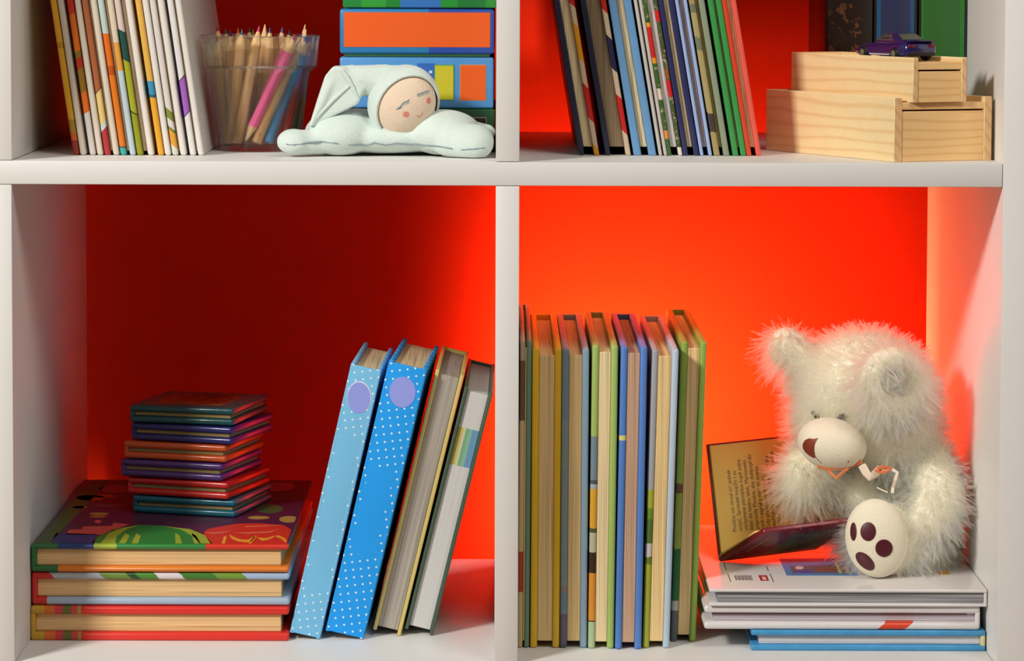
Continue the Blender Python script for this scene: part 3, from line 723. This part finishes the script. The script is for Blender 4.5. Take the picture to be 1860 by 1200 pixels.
dgr = plain('dark_green_card', C(24, 84, 44), .35)
b, pan = game_box('dark green game box with a black framed panel at the bottom of the box stack', 607, 899, 197, 277.5, dgr)
pan(612, 884, 212.5, 268, plain('pinkish_line', C(210, 176, 160)), 1, 'thin pinkish frame line'); pan(612, 882.6, 214, 266.6, plain('black_panel', C(34, 30, 30)), 2, 'black panel')
b, pan = game_box('light blue game box with yellow and orange panels, just above the dark green box', 617, 896.5, 104, 196.4, plain('sky_blue_card', C(84, 152, 214), .3))
pan(758, 790, 115, 145, plain('royal_blue_panel', C(50, 106, 190), .4, .2), 1, 'royal blue panel')
pan(779.5, 785, 128, 133, plain('white_dot', C(200, 220, 240)), 2, 'small pale dot'); pan(783, 790, 143.6, 145.4, plain('white_dash', C(230, 230, 230)), 2, 'white dash')
pan(789, 824.6, 117.6, 181.5, plain('lime_line', C(110, 170, 60)), 2); pan(790.5, 823.5, 119.5, 180.5, plain('yellow_panel', C(206, 196, 36), .5, .04), 3, 'yellow panel')
pan(835, 883, 117, 182.5, plain('pale_line', C(206, 150, 100)), 1); pan(836.4, 881.6, 118.4, 181.2, plain('orange_panel', C(240, 94, 10), .5, .02), 2, 'orange panel')
b, pan = game_box('blue game box with a wide orange panel, second from the top of the box stack', 617, 897.5, 16, 103.5, bands('two_blue_card', 0, 0, .12, [(0, C(50, 130, 190)), (gx(778)-gx(617), C(50, 86, 180))], .3, wob=.0001), (5.5, plain('green_tray_card', C(50, 100, 66), .4)), .0022)
pan(624.5, 890, 22.5, 85.5, plain('orange_panel', C(240, 94, 10), .5, .02), 1, 'wide orange panel')
game_box('green game box with a blue middle section at the top of the box stack', 622.5, 901, -62, 14.5, bands('green_and_blue_card', 0, 0, .12, [(0, C(40, 140, 66)), (gx(655)-gx(622), C(56, 164, 62)), (gx(700)-gx(622), C(40, 140, 60)), (gx(726)-gx(622), C(60, 124, 200)), (gx(799)-gx(622), C(46, 156, 60)), (gx(830)-gx(622), C(36, 130, 60)), (gx(880)-gx(622), C(50, 156, 56))], .3, wob=.0001), None, .0014)

# ================================================================== PENCIL GLASS
YP = .128; gc = at(471.5, 100, YP); gcx = gc.x
K = 1/ppm(YP)
gt = thing('glass_tumbler', 'clear glass tumbler with a stepped rim full of wooden coloured pencils', 'glass', (gcx, YP, T))
m = Mt('clear_glass', .02)
gb = m.new('ShaderNodeBsdfGlass'); gb.inputs['Roughness'].default_value = 0; gb.inputs['IOR'].default_value = 1.42; gb.inputs['Color'].default_value = (.97, .99, .975, 1)
tr = m.new('ShaderNodeBsdfTransparent'); ms_ = m.new('ShaderNodeMixShader'); ms_.inputs[0].default_value = .62
m.l.new(tr.outputs[0], ms_.inputs[1]); m.l.new(gb.outputs[0], ms_.inputs[2]); m.l.new(ms_.outputs[0], m.n['Material Output'].inputs['Surface'])
nb = m.new('ShaderNodeBump'); nb.inputs['Strength'].default_value = .02; m.l.new(m.noise(60), nb.inputs['Height']); m.l.new(nb.outputs[0], gb.inputs['Normal']); GLASS = m.m
zr = at(471.5, 66, YP-.04).z-T
zs = at(471.5, 131, YP-.037).z-T
ro, rs, rb = 110*K, 93*K, 74*K
th = .0019
prof = [(0, .0006), (rb*.9, .0002), (rb-.001, .0005), (rb, .0022), (rb+.15*(rs-rb), .013), (rs-.0006, zs-.0012), (rs+.0012, zs+.0004), (ro-.0045, zs+.0012), (ro-.0022, zs+.0034), (ro-.0006, zr-.003), (ro, zr-.0006), (ro-.0006, zr), (ro-.0014, zr), (ro-.0020, zr-.0006),
        (ro-.0024, zr-.004), (ro-.0042, zs+.0046), (rs-.0012, zs+.0030), (rs-.0024, zs+.0006), (rb+.15*(rs-rb)-th, .013), (rb-.0032, .0062), (rb-.006, .0054), (0, .0050)]
bm = bmesh.new(); lathe(bm, prof, 64); obj('tumbler_body', bm, GLASS, gt, angle=.8)
m = Mt('bare_pencil_wood', .55, .3); n1 = m.noise(1, 3, m.mapping((500, 500, 18))); n2 = m.noise(1, 2, m.mapping((420, 420, 120)))
m.color(m.mix(m.ramp(n2, [(.68, (0, 0, 0)), (.74, (1, 1, 1))]), m.mix(n1, C(176, 126, 80), C(212, 166, 116)), C(130, 80, 46))); raw = m.m; cut = plain('sharpened_wood', C(228, 184, 130), .6, .12, 200)
PR = .0037
def rlim(z):                                    # inner radius of the tumbler at height z, less the pencil's own
    h = z-T
    return (rb-.0032+(rs-rb)*.9*min(1, h/zs) if h < zs+.002 else ro-.0042)-PR-.0006
def settle(ends):
    """keep every pencil inside the glass and nudge touching pencils apart in depth"""
    hs = [T+.0068, T+zs*.5, T+zs, T+zr*.98]
    def pos(e, z):
        f = (z-e[1].z)/(e[0].z-e[1].z); return e[1].lerp(e[0], f)
    for it in range(120):
        for i in range(len(ends)):
            for j in range(i):
                for z in hs:
                    a, b = pos(ends[i], z), pos(ends[j], z); dx, dy = a.x-b.x, a.y-b.y
                    need = 2*PR*1.06
                    if dx*dx+dy*dy < need*need:
                        want = math.sqrt(max(0, need*need-dx*dx)); sg = 1 if dy >= 0 else -1; m_ = (want-abs(dy))*.25*sg
                        f = (z-hs[0])/(hs[-1]-hs[0])
                        for e, k in ((ends[i], 1), (ends[j], -1)): e[0].y += k*m_*f*1.1; e[1].y -= -k*m_*(1-f)*1.1
        for e in ends:
            for z, k in ((hs[0], 1), (hs[2], 0), (hs[3], 0)):
                p = pos(e, z); ox, oy = p.x-gcx, p.y-YP; r = math.hypot(ox, oy); l = rlim(z)
                if r > l:
                    fx, fy = (0, math.copysign(math.sqrt(l*l-ox*ox), oy)-oy) if abs(ox) < l*.97 else (ox*(l/r-1), oy*(l/r-1))
                    t = e[1] if k else e[0]; t.x += fx; t.y += fy
    return ends
def pencil(label, p, q, body, lead, both=False, r=PR, cone=.013, leadl=.0042, tilt=0):
    ax = (p-q); L = ax.length; ax.normalize()
    u = ax.cross(Vector((0, 1, 0))).normalized(); v = ax.cross(u)
    b = thing('coloured_pencil', label, 'pencil', group='coloured pencils in the glass tumbler', mat=frame(q, u, v, ax))
    def hexr(z, r_, n=12):
        out = []
        for k in range(n):
            a = 2*math.pi*k/n+tilt; rr = r_*(1-.045*(k % 2)); out.append((rr*math.cos(a), rr*math.sin(a), z))
        return out
    def lofts(secs):
        bm = bmesh.new(); rings = [[bm.verts.new(c) for c in hexr(z, rr)] for z, rr in secs]
        for a_, b_ in zip(rings, rings[1:]):
            for k in range(12): bm.faces.new((a_[k], a_[(k+1) % 12], b_[(k+1) % 12], b_[k]))
        bm.faces.new(rings[0]); bm.faces.new(rings[-1]); return bm
    z0 = cone if both else 0
    obj('barrel', lofts([(z0, r*.98), (z0+.0004, r), (L-cone, r)]), body, b, angle=.5)
    fr = leadl/cone
    obj('sharpened_end', lofts([(L-cone, r), (L-leadl, r*fr)]), cut, b)
    obj('lead', lofts([(L-leadl, r*fr), (L-.0004, r*.1), (L, r*.03)]), lead, b)
    if both: obj('sharpened_end', lofts([(.002, r*.2), (cone, r*.98)]), cut, b)
def ld(n, *c): return plain(n+'_lead', C(*c), .5)
RED, NAV, GRNL, ORA, TEA, PUR, PIN, BLU, BLKL, OLV = ld('red', 150, 24, 26), ld('navy', 30, 26, 84), ld('green', 44, 74, 50), ld('orange', 200, 90, 40), ld('teal', 50, 96, 110), ld('purple', 60, 30, 70), ld('pink', 206, 60, 100), ld('blue', 60, 70, 130), ld('black', 22, 24, 26), ld('olive', 130, 110, 40)
PEN = [
 ('bare wood pencil with a dull red tip standing furthest left in the glass', (380, 46), (402, 262), .140, .136, raw, RED),
 ('bare wood pencil with a black tip beside the leftmost red tipped one', (393, 64), (414, 262), .118, .128, raw, BLKL),
 ('bare wood pencil with a dark green tip at the back left of the glass', (410, 52), (424, 262), .150, .140, raw, GRNL),
 ('bare wood pencil with a navy tip at the front left of the glass', (418, 55), (411, 262), .106, .130, raw, NAV),
 ('bare wood pencil with an orange tip at the back of the glass', (432, 50), (436, 262), .155, .142, raw, ORA),
 ('bare wood pencil with a teal tip at the front, left of the pink tipped one', (440, 53), (420, 262), .100, .118, raw, TEA),
 ('bare wood pencil with a dark purple tip at the back of the glass', (453, 49), (450, 262), .152, .142, raw, PUR),
 ('bare wood pencil with an olive tip at the back middle of the glass', (460, 53), (463, 262), .162, .150, raw, OLV),
 ('bare wood pencil with a pink tip at the front middle of the glass', (471, 47), (432, 262), .100, .110, raw, PIN),
 ('bare wood pencil with a plain wooden tip behind the pink tipped one', (481, 44), (468, 262), .125, .128, raw, cut),
 ('bare wood pencil with a navy tip right of the middle of the glass', (491, 49), (477, 262), .122, .126, raw, NAV),
 ('bare wood pencil with a blue tip right of the navy tipped one', (513, 49), (488, 262), .130, .130, raw, BLU),
 ('bare wood pencil with a black tip at the back right of the glass', (526, 54), (502, 262), .150, .140, raw, BLKL),
 ('pink painted pencil sharpened at both ends, at the front of the glass', (534, 63), (446, 259), .096, .1085, plain('pink_paint', C(246, 92, 150), .3), PIN),
 ('bare wood pencil right beside the pink painted one', (548, 60), (465, 262), .102, .1080, raw, BLU),
 ('blue painted pencil leaning right at the front of the glass', (561, 66), (485, 262), .107, .1080, plain('blue_paint', C(74, 128, 170), .3), BLU),
 ('bare wood pencil with a long plain point rising highest at the right', (563, 44), (520, 262), .146, .136, raw, cut),
 ('red painted pencil leaning right against the right side of the glass', (576, 54), (509, 262), .1125, .1095, plain('red_paint', C(196, 30, 40), .3), cut),
 ('black painted pencil against the right wall of the glass', (572, 78), (532, 262), .128, .124, plain('black_paint', C(30, 34, 36), .3), BLKL),
]
ENDS = []
for lab, tip, bot, yt, yb, body, lead in PEN:
    p, q = at(*tip, yt), at(*bot, yb); q = q+(p-q)*((T+.0068-q.z)/(p.z-q.z)); ENDS.append([p, q])
settle(ENDS)
for i, (lab, tip, bot, yt, yb, body, lead) in enumerate(PEN):
    pencil(lab, ENDS[i][0], ENDS[i][1], body, lead, both='both ends' in lab, tilt=i*.7, cone=.013 if 'long' not in lab else .016)

# ================================================================== SLEEPING DOLL
def terry(nm, c):
    m = Mt(nm, .95, .1); m.color(m.mix(m.noise(120, 4), dim(c, .93), dim(c, 1.04)))
    m.b.inputs['Sheen Weight'].default_value = .3; m.bump(m.noise(1100, 3), .5, .0012); return m.m
TER = terry('mint_white_terry', C(220, 234, 226)); FAC = terry('face_cloth', C(238, 214, 188)); THR = plain('grey_stitch', C(130, 150, 160))
YD = .072
def d_(px, py, Y=YD): return at(px, py, Y)
def k_(r, Y=YD): return r/ppm(Y)
dl = thing('sleeping_doll', 'pale mint cloth comforter doll with a nightcap asleep on its flat cushion body', 'doll', (d_(705, 286).x, YD, T))
def dobj(o):                                   # built in world coordinates, then hung on the doll
    o.data.transform(Matrix.Translation(-Vector(dl.location))); o.parent = dl; return o
RB = [
 ('e', d_(700, 246, .078), (k_(140), .030, k_(33))), ('e', d_(618, 242, .070), (k_(66), .028, k_(42))), ('e', d_(805, 240, .070), (k_(70), .031, k_(42))),
 ('e', d_(650, 224, .085), (k_(50), .024, k_(28))), ('e', d_(790, 224, .088), (k_(60), .024, k_(26))),
 ('c', d_(585, 256, .058), d_(535, 258, .050), k_(24), k_(22)), ('e', d_(533, 257, .050), (k_(31), k_(26), k_(24))),
 ('c', d_(815, 252, .050), d_(858, 258, .044), k_(34), k_(33)), ('e', d_(862, 258, .044), (k_(36), k_(32), k_(33))),
 ('c', d_(820, 226, .09), d_(878, 240, .098), k_(20), k_(17)), ('e', d_(884, 240, .098), (k_(17), k_(17), k_(16))),
 ('c', d_(660, 222, .09), d_(640, 216, .100), k_(16), k_(13))]
bo = blob('body', RB, .0016, TER, None, 12)
for v in bo.data.vertices:
    if v.co.z < T+.0006: v.co.z = T+.0006
dobj(bo)
bm = bmesh.new()
# seam along the front edge of the cushion
from mathutils.bvhtree import BVHTree
bv = BVHTree.FromPolygons([v.co+Vector(dl.location) for v in bo.data.vertices], [tuple(p.vertices) for p in bo.data.polygons])
def hit(px, py, bvh=bv):
    h = bvh.ray_cast(CAMP, ray(px, py).normalized())[0]; return h
pts = [hit(x, y) for x, y in ((560, 259), (585, 257), (610, 260), (640, 263), (665, 264), (680, 259), (700, 263), (720, 260), (750, 262), (780, 264), (800, 266), (822, 270))]
pts = [p for p in pts if p]
tube(bm, pts, .0006, 6); pts2 = [hit(x, y) for x, y in ((838, 272), (852, 271), (866, 270), (880, 268))]; tube(bm, [p for p in pts2 if p], .0005, 6)
pts2 = [hit(x, y) for x, y in ((520, 262), (535, 263), (550, 261), (560, 259))]; tube(bm, [p for p in pts2 if p], .0005, 6)
dobj(obj('seam', bm, THR))
HC = d_(733, 186, .062); HR = (k_(62, .062), k_(58, .062), k_(56, .062))
Rh = Matrix.Rotation(math.radians(28), 3, 'Y')
HRr = (k_(58, .062), k_(56, .062), k_(63, .062))
bm = bmesh.new(); sphere(bm, HC, HRr, Rh, 4)
face = dobj(obj('head', bm, FAC))
def sub(o, par): o.data.transform(Matrix.Translation(-Vector(dl.location))); o.parent = par; return o
for pts in (((728, 196), (722, 199), (728, 192), (733, 186), (739, 184), (744, 181)), ((758, 171), (763, 170), (768, 168), (774, 166), (780, 164))):
    bm = bmesh.new(); P = [ray_ell(x, y, HC, HRr, Rh) for x, y in pts]; tube(bm, P, .00028, 6)
    for i in range(len(pts)-1):
        for f in (0, .5):
            x, y = pts[i][0]+(pts[i+1][0]-pts[i][0])*f, pts[i][1]+(pts[i+1][1]-pts[i][1])*f
            tube(bm, [ray_ell(x, y, HC, HRr, Rh), ray_ell(x-3.0, y-.5, HC, HRr, Rh) if pts[0][0] < 750 and i < 2 else ray_ell(x+1.2, y+5.0, HC, HRr, Rh)], .00022, 5)
    sub(obj('eyelash', bm, plain('teal_thread', C(76, 132, 140))), face)['label'] = 'stitched teal eyelashes'
for cx, cy, rx, ry in ((737.5, 207.5, 5.6, 5.2), (778.5, 182.8, 4.2, 5.6)):
    bm = bmesh.new(); patch(bm, ellp(cx, cy, rx, ry, 0, 18), HC, HRr, Rh, .0002); sub(obj('cheek', bm, plain('rose_cheek', C(226, 136, 120), .9)), face)['label'] = 'rosy cheek spot'
bm = bmesh.new(); tube(bm, [ray_ell(x, y, HC, HRr, Rh) for x, y in ((757, 210), (760, 211.6), (763, 211), (766, 208), (767.5, 204))], .00026, 6); sub(obj('mouth', bm, plain('rose_thread', C(200, 110, 100))), face)
# nightcap: shell over the head, open where the face looks out
fd = (ray_ell(748, 193, HC, HRr, Rh)-HC).normalized(); fdir = (fd+Vector((.10, -.1, -.28))).normalized()
bm = bmesh.new(); sphere(bm, HC, tuple(v*1.045 for v in HRr), Rh, 5)
bmesh.ops.bisect_plane(bm, geom=list(bm.verts)+list(bm.edges)+list(bm.faces), plane_co=HC+fdir*k_(24), plane_no=fdir, clear_outer=True)
cap = obj('nightcap', bm, TER); sd = cap.modifiers.new('t', 'SOLIDIFY'); sd.thickness = .0016; sd.offset = 1; bake(cap); dobj(cap)
tail = blob('cap_tail', [('c', d_(700, 150, .066), d_(655, 145, .062), k_(34), k_(27)), ('c', d_(655, 145, .062), d_(625, 138, .060), k_(27), k_(18)), ('c', d_(740, 134, .066), d_(640, 127, .060), k_(17), k_(10)),
     ('c', d_(640, 127, .060), d_(612, 130, .057), k_(10), k_(11)), ('c', d_(612, 130, .057), d_(594, 165, .053), k_(12), k_(9)), ('c', d_(594, 165, .053), d_(565, 227, .050), k_(9), k_(4)),
     ('p', [(625, 122), (604, 121), (590, 138), (576, 180), (561, 229), (568, 231), (602, 213), (650, 190), (662, 160), (640, 138)], .052, .010)], .0012, TER, None, 6)
dobj(tail)
bm = bmesh.new(); tube(bm, [d_(x, y, Y) for x, y, Y in ((563, 228, .0500), (582, 206, .0508), (606, 181, .0512), (632, 158, .0515), (641, 152, .053))], [k_(1.4), k_(2.4), k_(2.8), k_(2.4), k_(1)], 8)
tube(bm, [d_(x, y, Y) for x, y, Y in ((621, 126, .0515), (630, 138, .0512), (640, 156, .0512), (652, 182, .052))], [k_(2), k_(3.4), k_(3.4), k_(1.5)], 8)
sub(obj('cap_fold', bm, TER), tail)

# ================================================================== OPEN BOOK
S0 = Vector((at(1305, 1015, .148).x, .148, ZM+.0032)); 
sr = at(1500, 995, .150); sdir = Vector((sr.x-S0.x, .012, 0)).normalized()
P_tl = at(1283, 806, .190); up1 = (P_tl-S0); up1 = (up1-sdir*up1.dot(sdir)*0)
LW = up1.length; LH = .088
ob = thing('open_book', 'small maroon book propped open before the teddy bear, a yellowed text page showing', 'book', S0)
mar = plain('maroon_cover', C(120, 22, 34), .3, .12, 60, coat=.2)
u1 = up1.normalized(); n1 = sdir.cross(u1).normalized()           # points towards the viewer
if n1.y > 0: n1 = -n1
def leaf(name, mat, o0, L, Wd, th, ud, sd_, nd, par, bev=.0008, off=0):
    bm = bmesh.new(); box(bm, 0, L, 0, Wd, off, off+th, bev, 2)
    for v in bm.verts: v.co = Vector(o0)+sd_*v.co.x+ud*v.co.y+nd*v.co.z
    return obj(name, bm, mat, par)
sd1 = (at(1450, 788, .206)-P_tl).normalized()
n1 = sd1.cross(u1).normalized(); n1 = -n1 if n1.y > 0 else n1
leaf('back_cover', mar, (0, 0, 0), LH, LW, .002, u1, sd1, n1, ob, off=-.002)
m = Mt('yellowed_paper', .7, .2); m.color(m.mix(m.noise(30), C(250, 212, 116), C(252, 222, 132))); YEL = m.m
pg = leaf('page_block', YEL, (0, 0, 0), LH-.003, LW-.005, .004, u1, sd1, n1, ob, .0004, off=.0002)
pg.data.transform(Matrix.Translation(sd1*.0015+u1*.002))
txt = ('Pinokio nie chciał się jednak\nuczyć. Sprzedał książki i za\notrzymane pieniądze kupił sobie\nbilet do teatru lalek. Marionetki\npoprosiły Pinokia, aby dołączył do\nnich i zagrał z nimi na scenie.\n'
       'Gdy przedstawienie się\nskończyło, Dziwowani - okrutny\nwłaściciel teatru, schwytał Pinokia.')
# lines run upwards on the page, the first line nearest the left edge
text_obj('printed_text', txt, .0043, plain('text_ink', C(84, 60, 34)), pg, frame(sd1*.0150+u1*.0165+n1*.0043, u1, -sd1, n1), space=1.02)
m = Mt('page_painting', .7, .2); n = m.noise(160, 3, None, .6); m.color(m.ramp(n, [(.35, C(34, 20, 16)), (.46, C(120, 34, 24)), (.54, C(40, 30, 24)), (.62, C(196, 150, 90)), (.7, C(80, 40, 30))]))
bm = bmesh.new(); slab(bm, [sd1*a+u1*c+n1*.0042 for a, c in ((.062, .004), (.083, .004), (.083, .040), (.072, .046), (.064, .030))], n1, .0001)
obj('printed_picture', bm, m.m, pg, smooth=False)
# lower leaf (its outside towards us), rising towards the viewer
E1 = at(1386, 958, .108); up2 = (E1-S0); L2 = up2.length; u2 = up2.normalized()
sd2 = (at(1546, 938, .116)-E1).normalized(); n2 = sd2.cross(u2).normalized(); n2 = -n2 if n2.z > 0 else n2
LH2 = .0740
fc = leaf('front_cover', mar, (0, 0, 0), LH2, L2, .0040, u2, sd2, n2, ob)
fc2 = leaf('page_block', YEL, (0, 0, 0), LH2-.004, L2-.010, .0014, u2, sd2, -n2, ob, .0004, off=.0002)
bm = bmesh.new()
def cov(pts, mi): slab(bm, [sd2*x+u2*y+n2*.00405 for x, y in pts], n2, .0001, mi)
cov([(.030, L2*.12), (LH2-.004, L2*.12), (LH2-.004, L2*.80), (.030, L2*.80)], 0)
cov([(.010, L2*.3), (.0112, L2*.3), (.0125, L2*.75), (.0113, L2*.75)], 1); cov([(.018, L2*.45), (.019, L2*.45), (.020, L2*.75), (.019, L2*.75)], 1)  # two slanting highlights painted onto the maroon cover
m = Mt('cover_painting', .35); n = m.noise(90, 3, None, .6); m.color(m.ramp(n, [(.3, C(40, 34, 20)), (.45, C(104, 84, 30)), (.55, C(64, 76, 40)), (.63, C(150, 110, 50)), (.72, C(60, 40, 26))]))
obj('cover_picture', bm, [m.m, plain('painted_highlight', C(176, 130, 60), .3)], ob, smooth=False)
bm = bmesh.new(); tube(bm, [Vector((0, 0, 0)), sd2*LH2*.5, sd2*LH2], .0024, 8); obj('spine', bm, mar, ob)
ob.location = S0

# ================================================================== TEDDY BEAR
def fur_cloth(nm, c):
    m = Mt(nm, .8, .2); m.color(m.mix(m.noise(300, 3), dim(c, .9), dim(c, 1.05))); m.b.inputs['Sheen Weight'].default_value = .4; return m.m
FURM = fur_cloth('cream_plush', C(250, 240, 214)); PLU = terry('ivory_velour', C(254, 238, 212))
b_ = at
def kb(r, Y): return r/ppm(Y)
bear = thing('teddy_bear', 'fluffy cream teddy bear sitting on the white books, head bent over the open book', 'teddy bear', (at(1640, 1040, .14).x, .14, ZM))
MC_, MR = b_(1511, 806, .098), (kb(64, .098), kb(58, .098), kb(47, .098)); MRot = Matrix.Rotation(math.radians(12), 3, 'Y')
SCn, SRr = b_(1592, 977, .084), (kb(57, .084), kb(40, .084), kb(73, .084)); SRot = Matrix.Rotation(math.radians(-8), 3, 'Y')
shapes = [
 ('e', b_(1572, 722, .150), (kb(124, .15), kb(112, .15), kb(122, .15))),
 ('e', b_(1612, 780, .145), (kb(92, .145), kb(90, .145), kb(76, .145))), ('e', b_(1520, 770, .140), (kb(70, .14), kb(70, .14), kb(66, .14))),
 ('c', b_(1470, 662, .155), b_(1434, 632, .158), kb(34, .155), kb(34, .155)), ('e', b_(1430, 632, .158), (kb(36, .158), kb(22, .158), kb(40, .158))),
 ('e', b_(1632, 690, .108), (kb(50, .108), kb(30, .108), kb(50, .108))),
]+[('e', b_(1622+42*math.cos(a), 692+44*math.sin(a), .090+.010*math.cos(a)), kb(20, .09)) for a in (k*math.pi/8 for k in range(16))]+[
 ('e', b_(1645, 905, .160), (kb(98, .16), kb(88, .16), kb(118, .16))), ('e', b_(1632, 965, .160), (kb(104, .16), kb(88, .16), kb(76, .16))),
 ('e', b_(1560, 890, .145), (kb(50, .145), kb(60, .145), kb(60, .145))),
 ('c', b_(1545, 845, .155), b_(1462, 858, .130), kb(40, .155), kb(44, .13)), ('c', b_(1462, 858, .130), b_(1456, 882, .124), kb(44, .13), kb(34, .124)),
 ('c', b_(1690, 845, .130), b_(1704, 905, .110), kb(44, .13), kb(46, .11)), ('c', b_(1704, 905, .110), b_(1685, 945, .100), kb(46, .11), kb(36, .10)),
 ('c', b_(1690, 985, .150), b_(1612, 982, .105), kb(60, .15), kb(60, .105)), ('e', b_(1606, 982, .098), (kb(58, .098), kb(38, .098), kb(72, .098))),
]
bd = blob('body', shapes, .0024, FURM, None, 6)
for v in bd.data.vertices:
    if v.co.z < ZM+.0008: v.co.z = ZM+.0008
bl_ = Vector(bear.location)
vg = bd.vertex_groups.new(name='fur'); lg = bd.vertex_groups.new(name='length')
def inside(p, c, r, R, k):
    q = R.transposed() @ (p-c); return sum((a/(b*k))**2 for a, b in zip(q, r)) < 1
for v in bd.data.vertices:
    p = v.co
    w = 0 if inside(p, MC_, MR, MRot, 1.0) or inside(p, SCn, SRr, SRot, 1.02) or p.z < ZM+.003 else 1
    l = 1.0
    if inside(p, MC_, MR, MRot, 1.5): l = .45
    if inside(p, SCn, SRr, SRot, 1.25): l = .5
    if p.x > R0-.012: l = .3
    vg.add([v.index], w, 'REPLACE'); lg.add([v.index], l, 'REPLACE')
bd.data.transform(Matrix.Translation(-bl_)); bd.parent = bear
ps = bd.modifiers.new('fur', 'PARTICLE_SYSTEM'); st = bd.particle_systems[0].settings; psys = bd.particle_systems[0]
st.type = 'HAIR'; st.count = 15000; st.hair_length = .0105; st.hair_step = 4; st.use_advanced_hair = True
st.normal_factor = .0034; st.factor_random = .0020; st.object_align_factor = (-.0005, -.0004, -.0016)
st.hair_length = .0105
st.child_type = 'INTERPOLATED'; st.rendered_child_count = 6; st.child_percent = 6; st.clump_factor = .93; st.clump_shape = .1; st.roughness_1 = .0010; st.roughness_2 = .0006; st.roughness_endpoint = .0006; st.child_length = 1; st.child_length_threshold = .1
st.root_radius = .10; st.tip_radius = .03; st.radius_scale = .0022; st.display_step = 4; st.render_step = 4
psys.vertex_group_density = 'fur'; psys.vertex_group_length = 'length'; psys.seed = 3
m = Mt('cream_fur_strand', .45, .4); hi = m.new('ShaderNodeHairInfo'); hb_ = m.new('ShaderNodeBsdfHairPrincipled')
hb_.parametrization = 'COLOR'; m.l.new(m.mix(hi.outputs['Random'], (.86, .74, .45), (.96, .90, .68)), hb_.inputs['Color'])
hb_.inputs['Roughness'].default_value = .35; hb_.inputs['Radial Roughness'].default_value = .5; m.l.new(hb_.outputs[0], m.n['Material Output'].inputs['Surface'])
bd.data.materials.append(m.m); st.material = len(bd.data.materials)
def hang(o, par=None):
    o.data.transform(Matrix.Translation(-bl_)); o.parent = par or bear; return o
bm = bmesh.new(); sphere(bm, MC_, MR, MRot, 4); mz = hang(obj('muzzle', bm, PLU)); mz['label'] = 'smooth ivory muzzle'
nose = [(1459, 806), (1463, 799), (1470, 796), (1478, 797), (1484, 796), (1486, 795), (1483, 800), (1480, 806), (1479, 814), (1480, 824), (1481, 830), (1477, 830), (1470, 826), (1463, 820), (1459, 813)]
bm = bmesh.new(); patch(bm, nose, MC_, MR, MRot, .0007); hang(obj('nose', bm, plain('brown_satin', C(134, 54, 36), .4, .15, 300)), mz)['label'] = 'brown satin nose'
bm = bmesh.new(); tube(bm, [ray_ell(x, y, MC_, MR, MRot) for x, y in ((1481, 829), (1486, 835), (1492, 841))], .0003, 6); sphere(bm, ray_ell(1541, 838, MC_, MR, MRot), .0007, None, 2)
hang(obj('mouth', bm, plain('brown_thread', C(110, 80, 66))), mz)
HCn, HRn = b_(1572, 722, .150), (kb(124, .15), kb(112, .15), kb(122, .15))
bvb = BVHTree.FromPolygons([v.co+bl_ for v in bd.data.vertices], [tuple(p.vertices) for p in bd.data.polygons])
for x, y, rot in ((1480, 751, .9), (1527, 756, -.5)):
    p = hit(x, y, bvb) or b_(x, y, .1)
    bm = bmesh.new(); sphere(bm, p+Vector((0, -.0038, 0)), (.0042, .0022, .0021), Matrix.Rotation(rot, 3, 'Y'), 3)
    hang(obj('eye', bm, plain('glossy_black_eye', C(24, 30, 38), .12)))['label'] = 'glossy dark eye half hidden in fur'
bm = bmesh.new(); sphere(bm, SCn, SRr, SRot, 4); so = hang(obj('foot_sole', bm, PLU)); so['label'] = 'smooth ivory foot sole'
for cx, cy, rx, ry, rt in ((1550.5, 965, 5.6, 16.5, 0), (1577, 965, 14, 17, 0), (1605.5, 995, 15.5, 15.8, 0), (1571.5, 1018.5, 21, 11, .75)):
    bm = bmesh.new(); patch(bm, ellp(cx, cy, rx, ry, rt, 26), SCn, SRr, SRot, .0005); hang(obj('paw_pad', bm, plain('plum_satin', C(84, 24, 36), .4)), so)['label'] = 'plum paw pad'
# organza ribbon bow under the chin
bm = bmesh.new()
def strip(pts, w, Y, mi=0):
    P = [b_(x, y, Y-.0015*i % .004) for i, (x, y) in enumerate(pts)]
    tube(bm, P, [w*.5]*len(P), 8, mi, True, ((0, 1, 0), .16))
strip([(1486, 846), (1500, 849), (1520, 850), (1545, 846), (1565, 838)], .0030, .088, 1)
strip([(1502, 852), (1512, 862), (1520, 868), (1530, 858), (1540, 850)], .0024, .0865, 1)
strip([(1566, 845), (1573, 858), (1580, 866), (1590, 860), (1600, 850)], .0062, .0865, 0)
strip([(1590, 852), (1598, 856), (1608, 856), (1618, 850), (1606, 848), (1594, 850)], .0030, .0840, 1)
strip([(1620, 852), (1630, 858), (1626, 872), (1622, 885), (1621, 895)], .0024, .0840, 0)
strip([(1593, 885), (1603, 890), (1612, 894)], .0010, .0830, 0)
m = Mt('organza', .3); m.color(m.mix(m.noise(80), C(236, 216, 190), C(244, 226, 204))); m2 = plain('orange_ribbon_edge', C(230, 130, 84), .35)
hang(obj('ribbon_bow', bm, [m.m, m2]))['label'] = 'cream and orange ribbon bow'
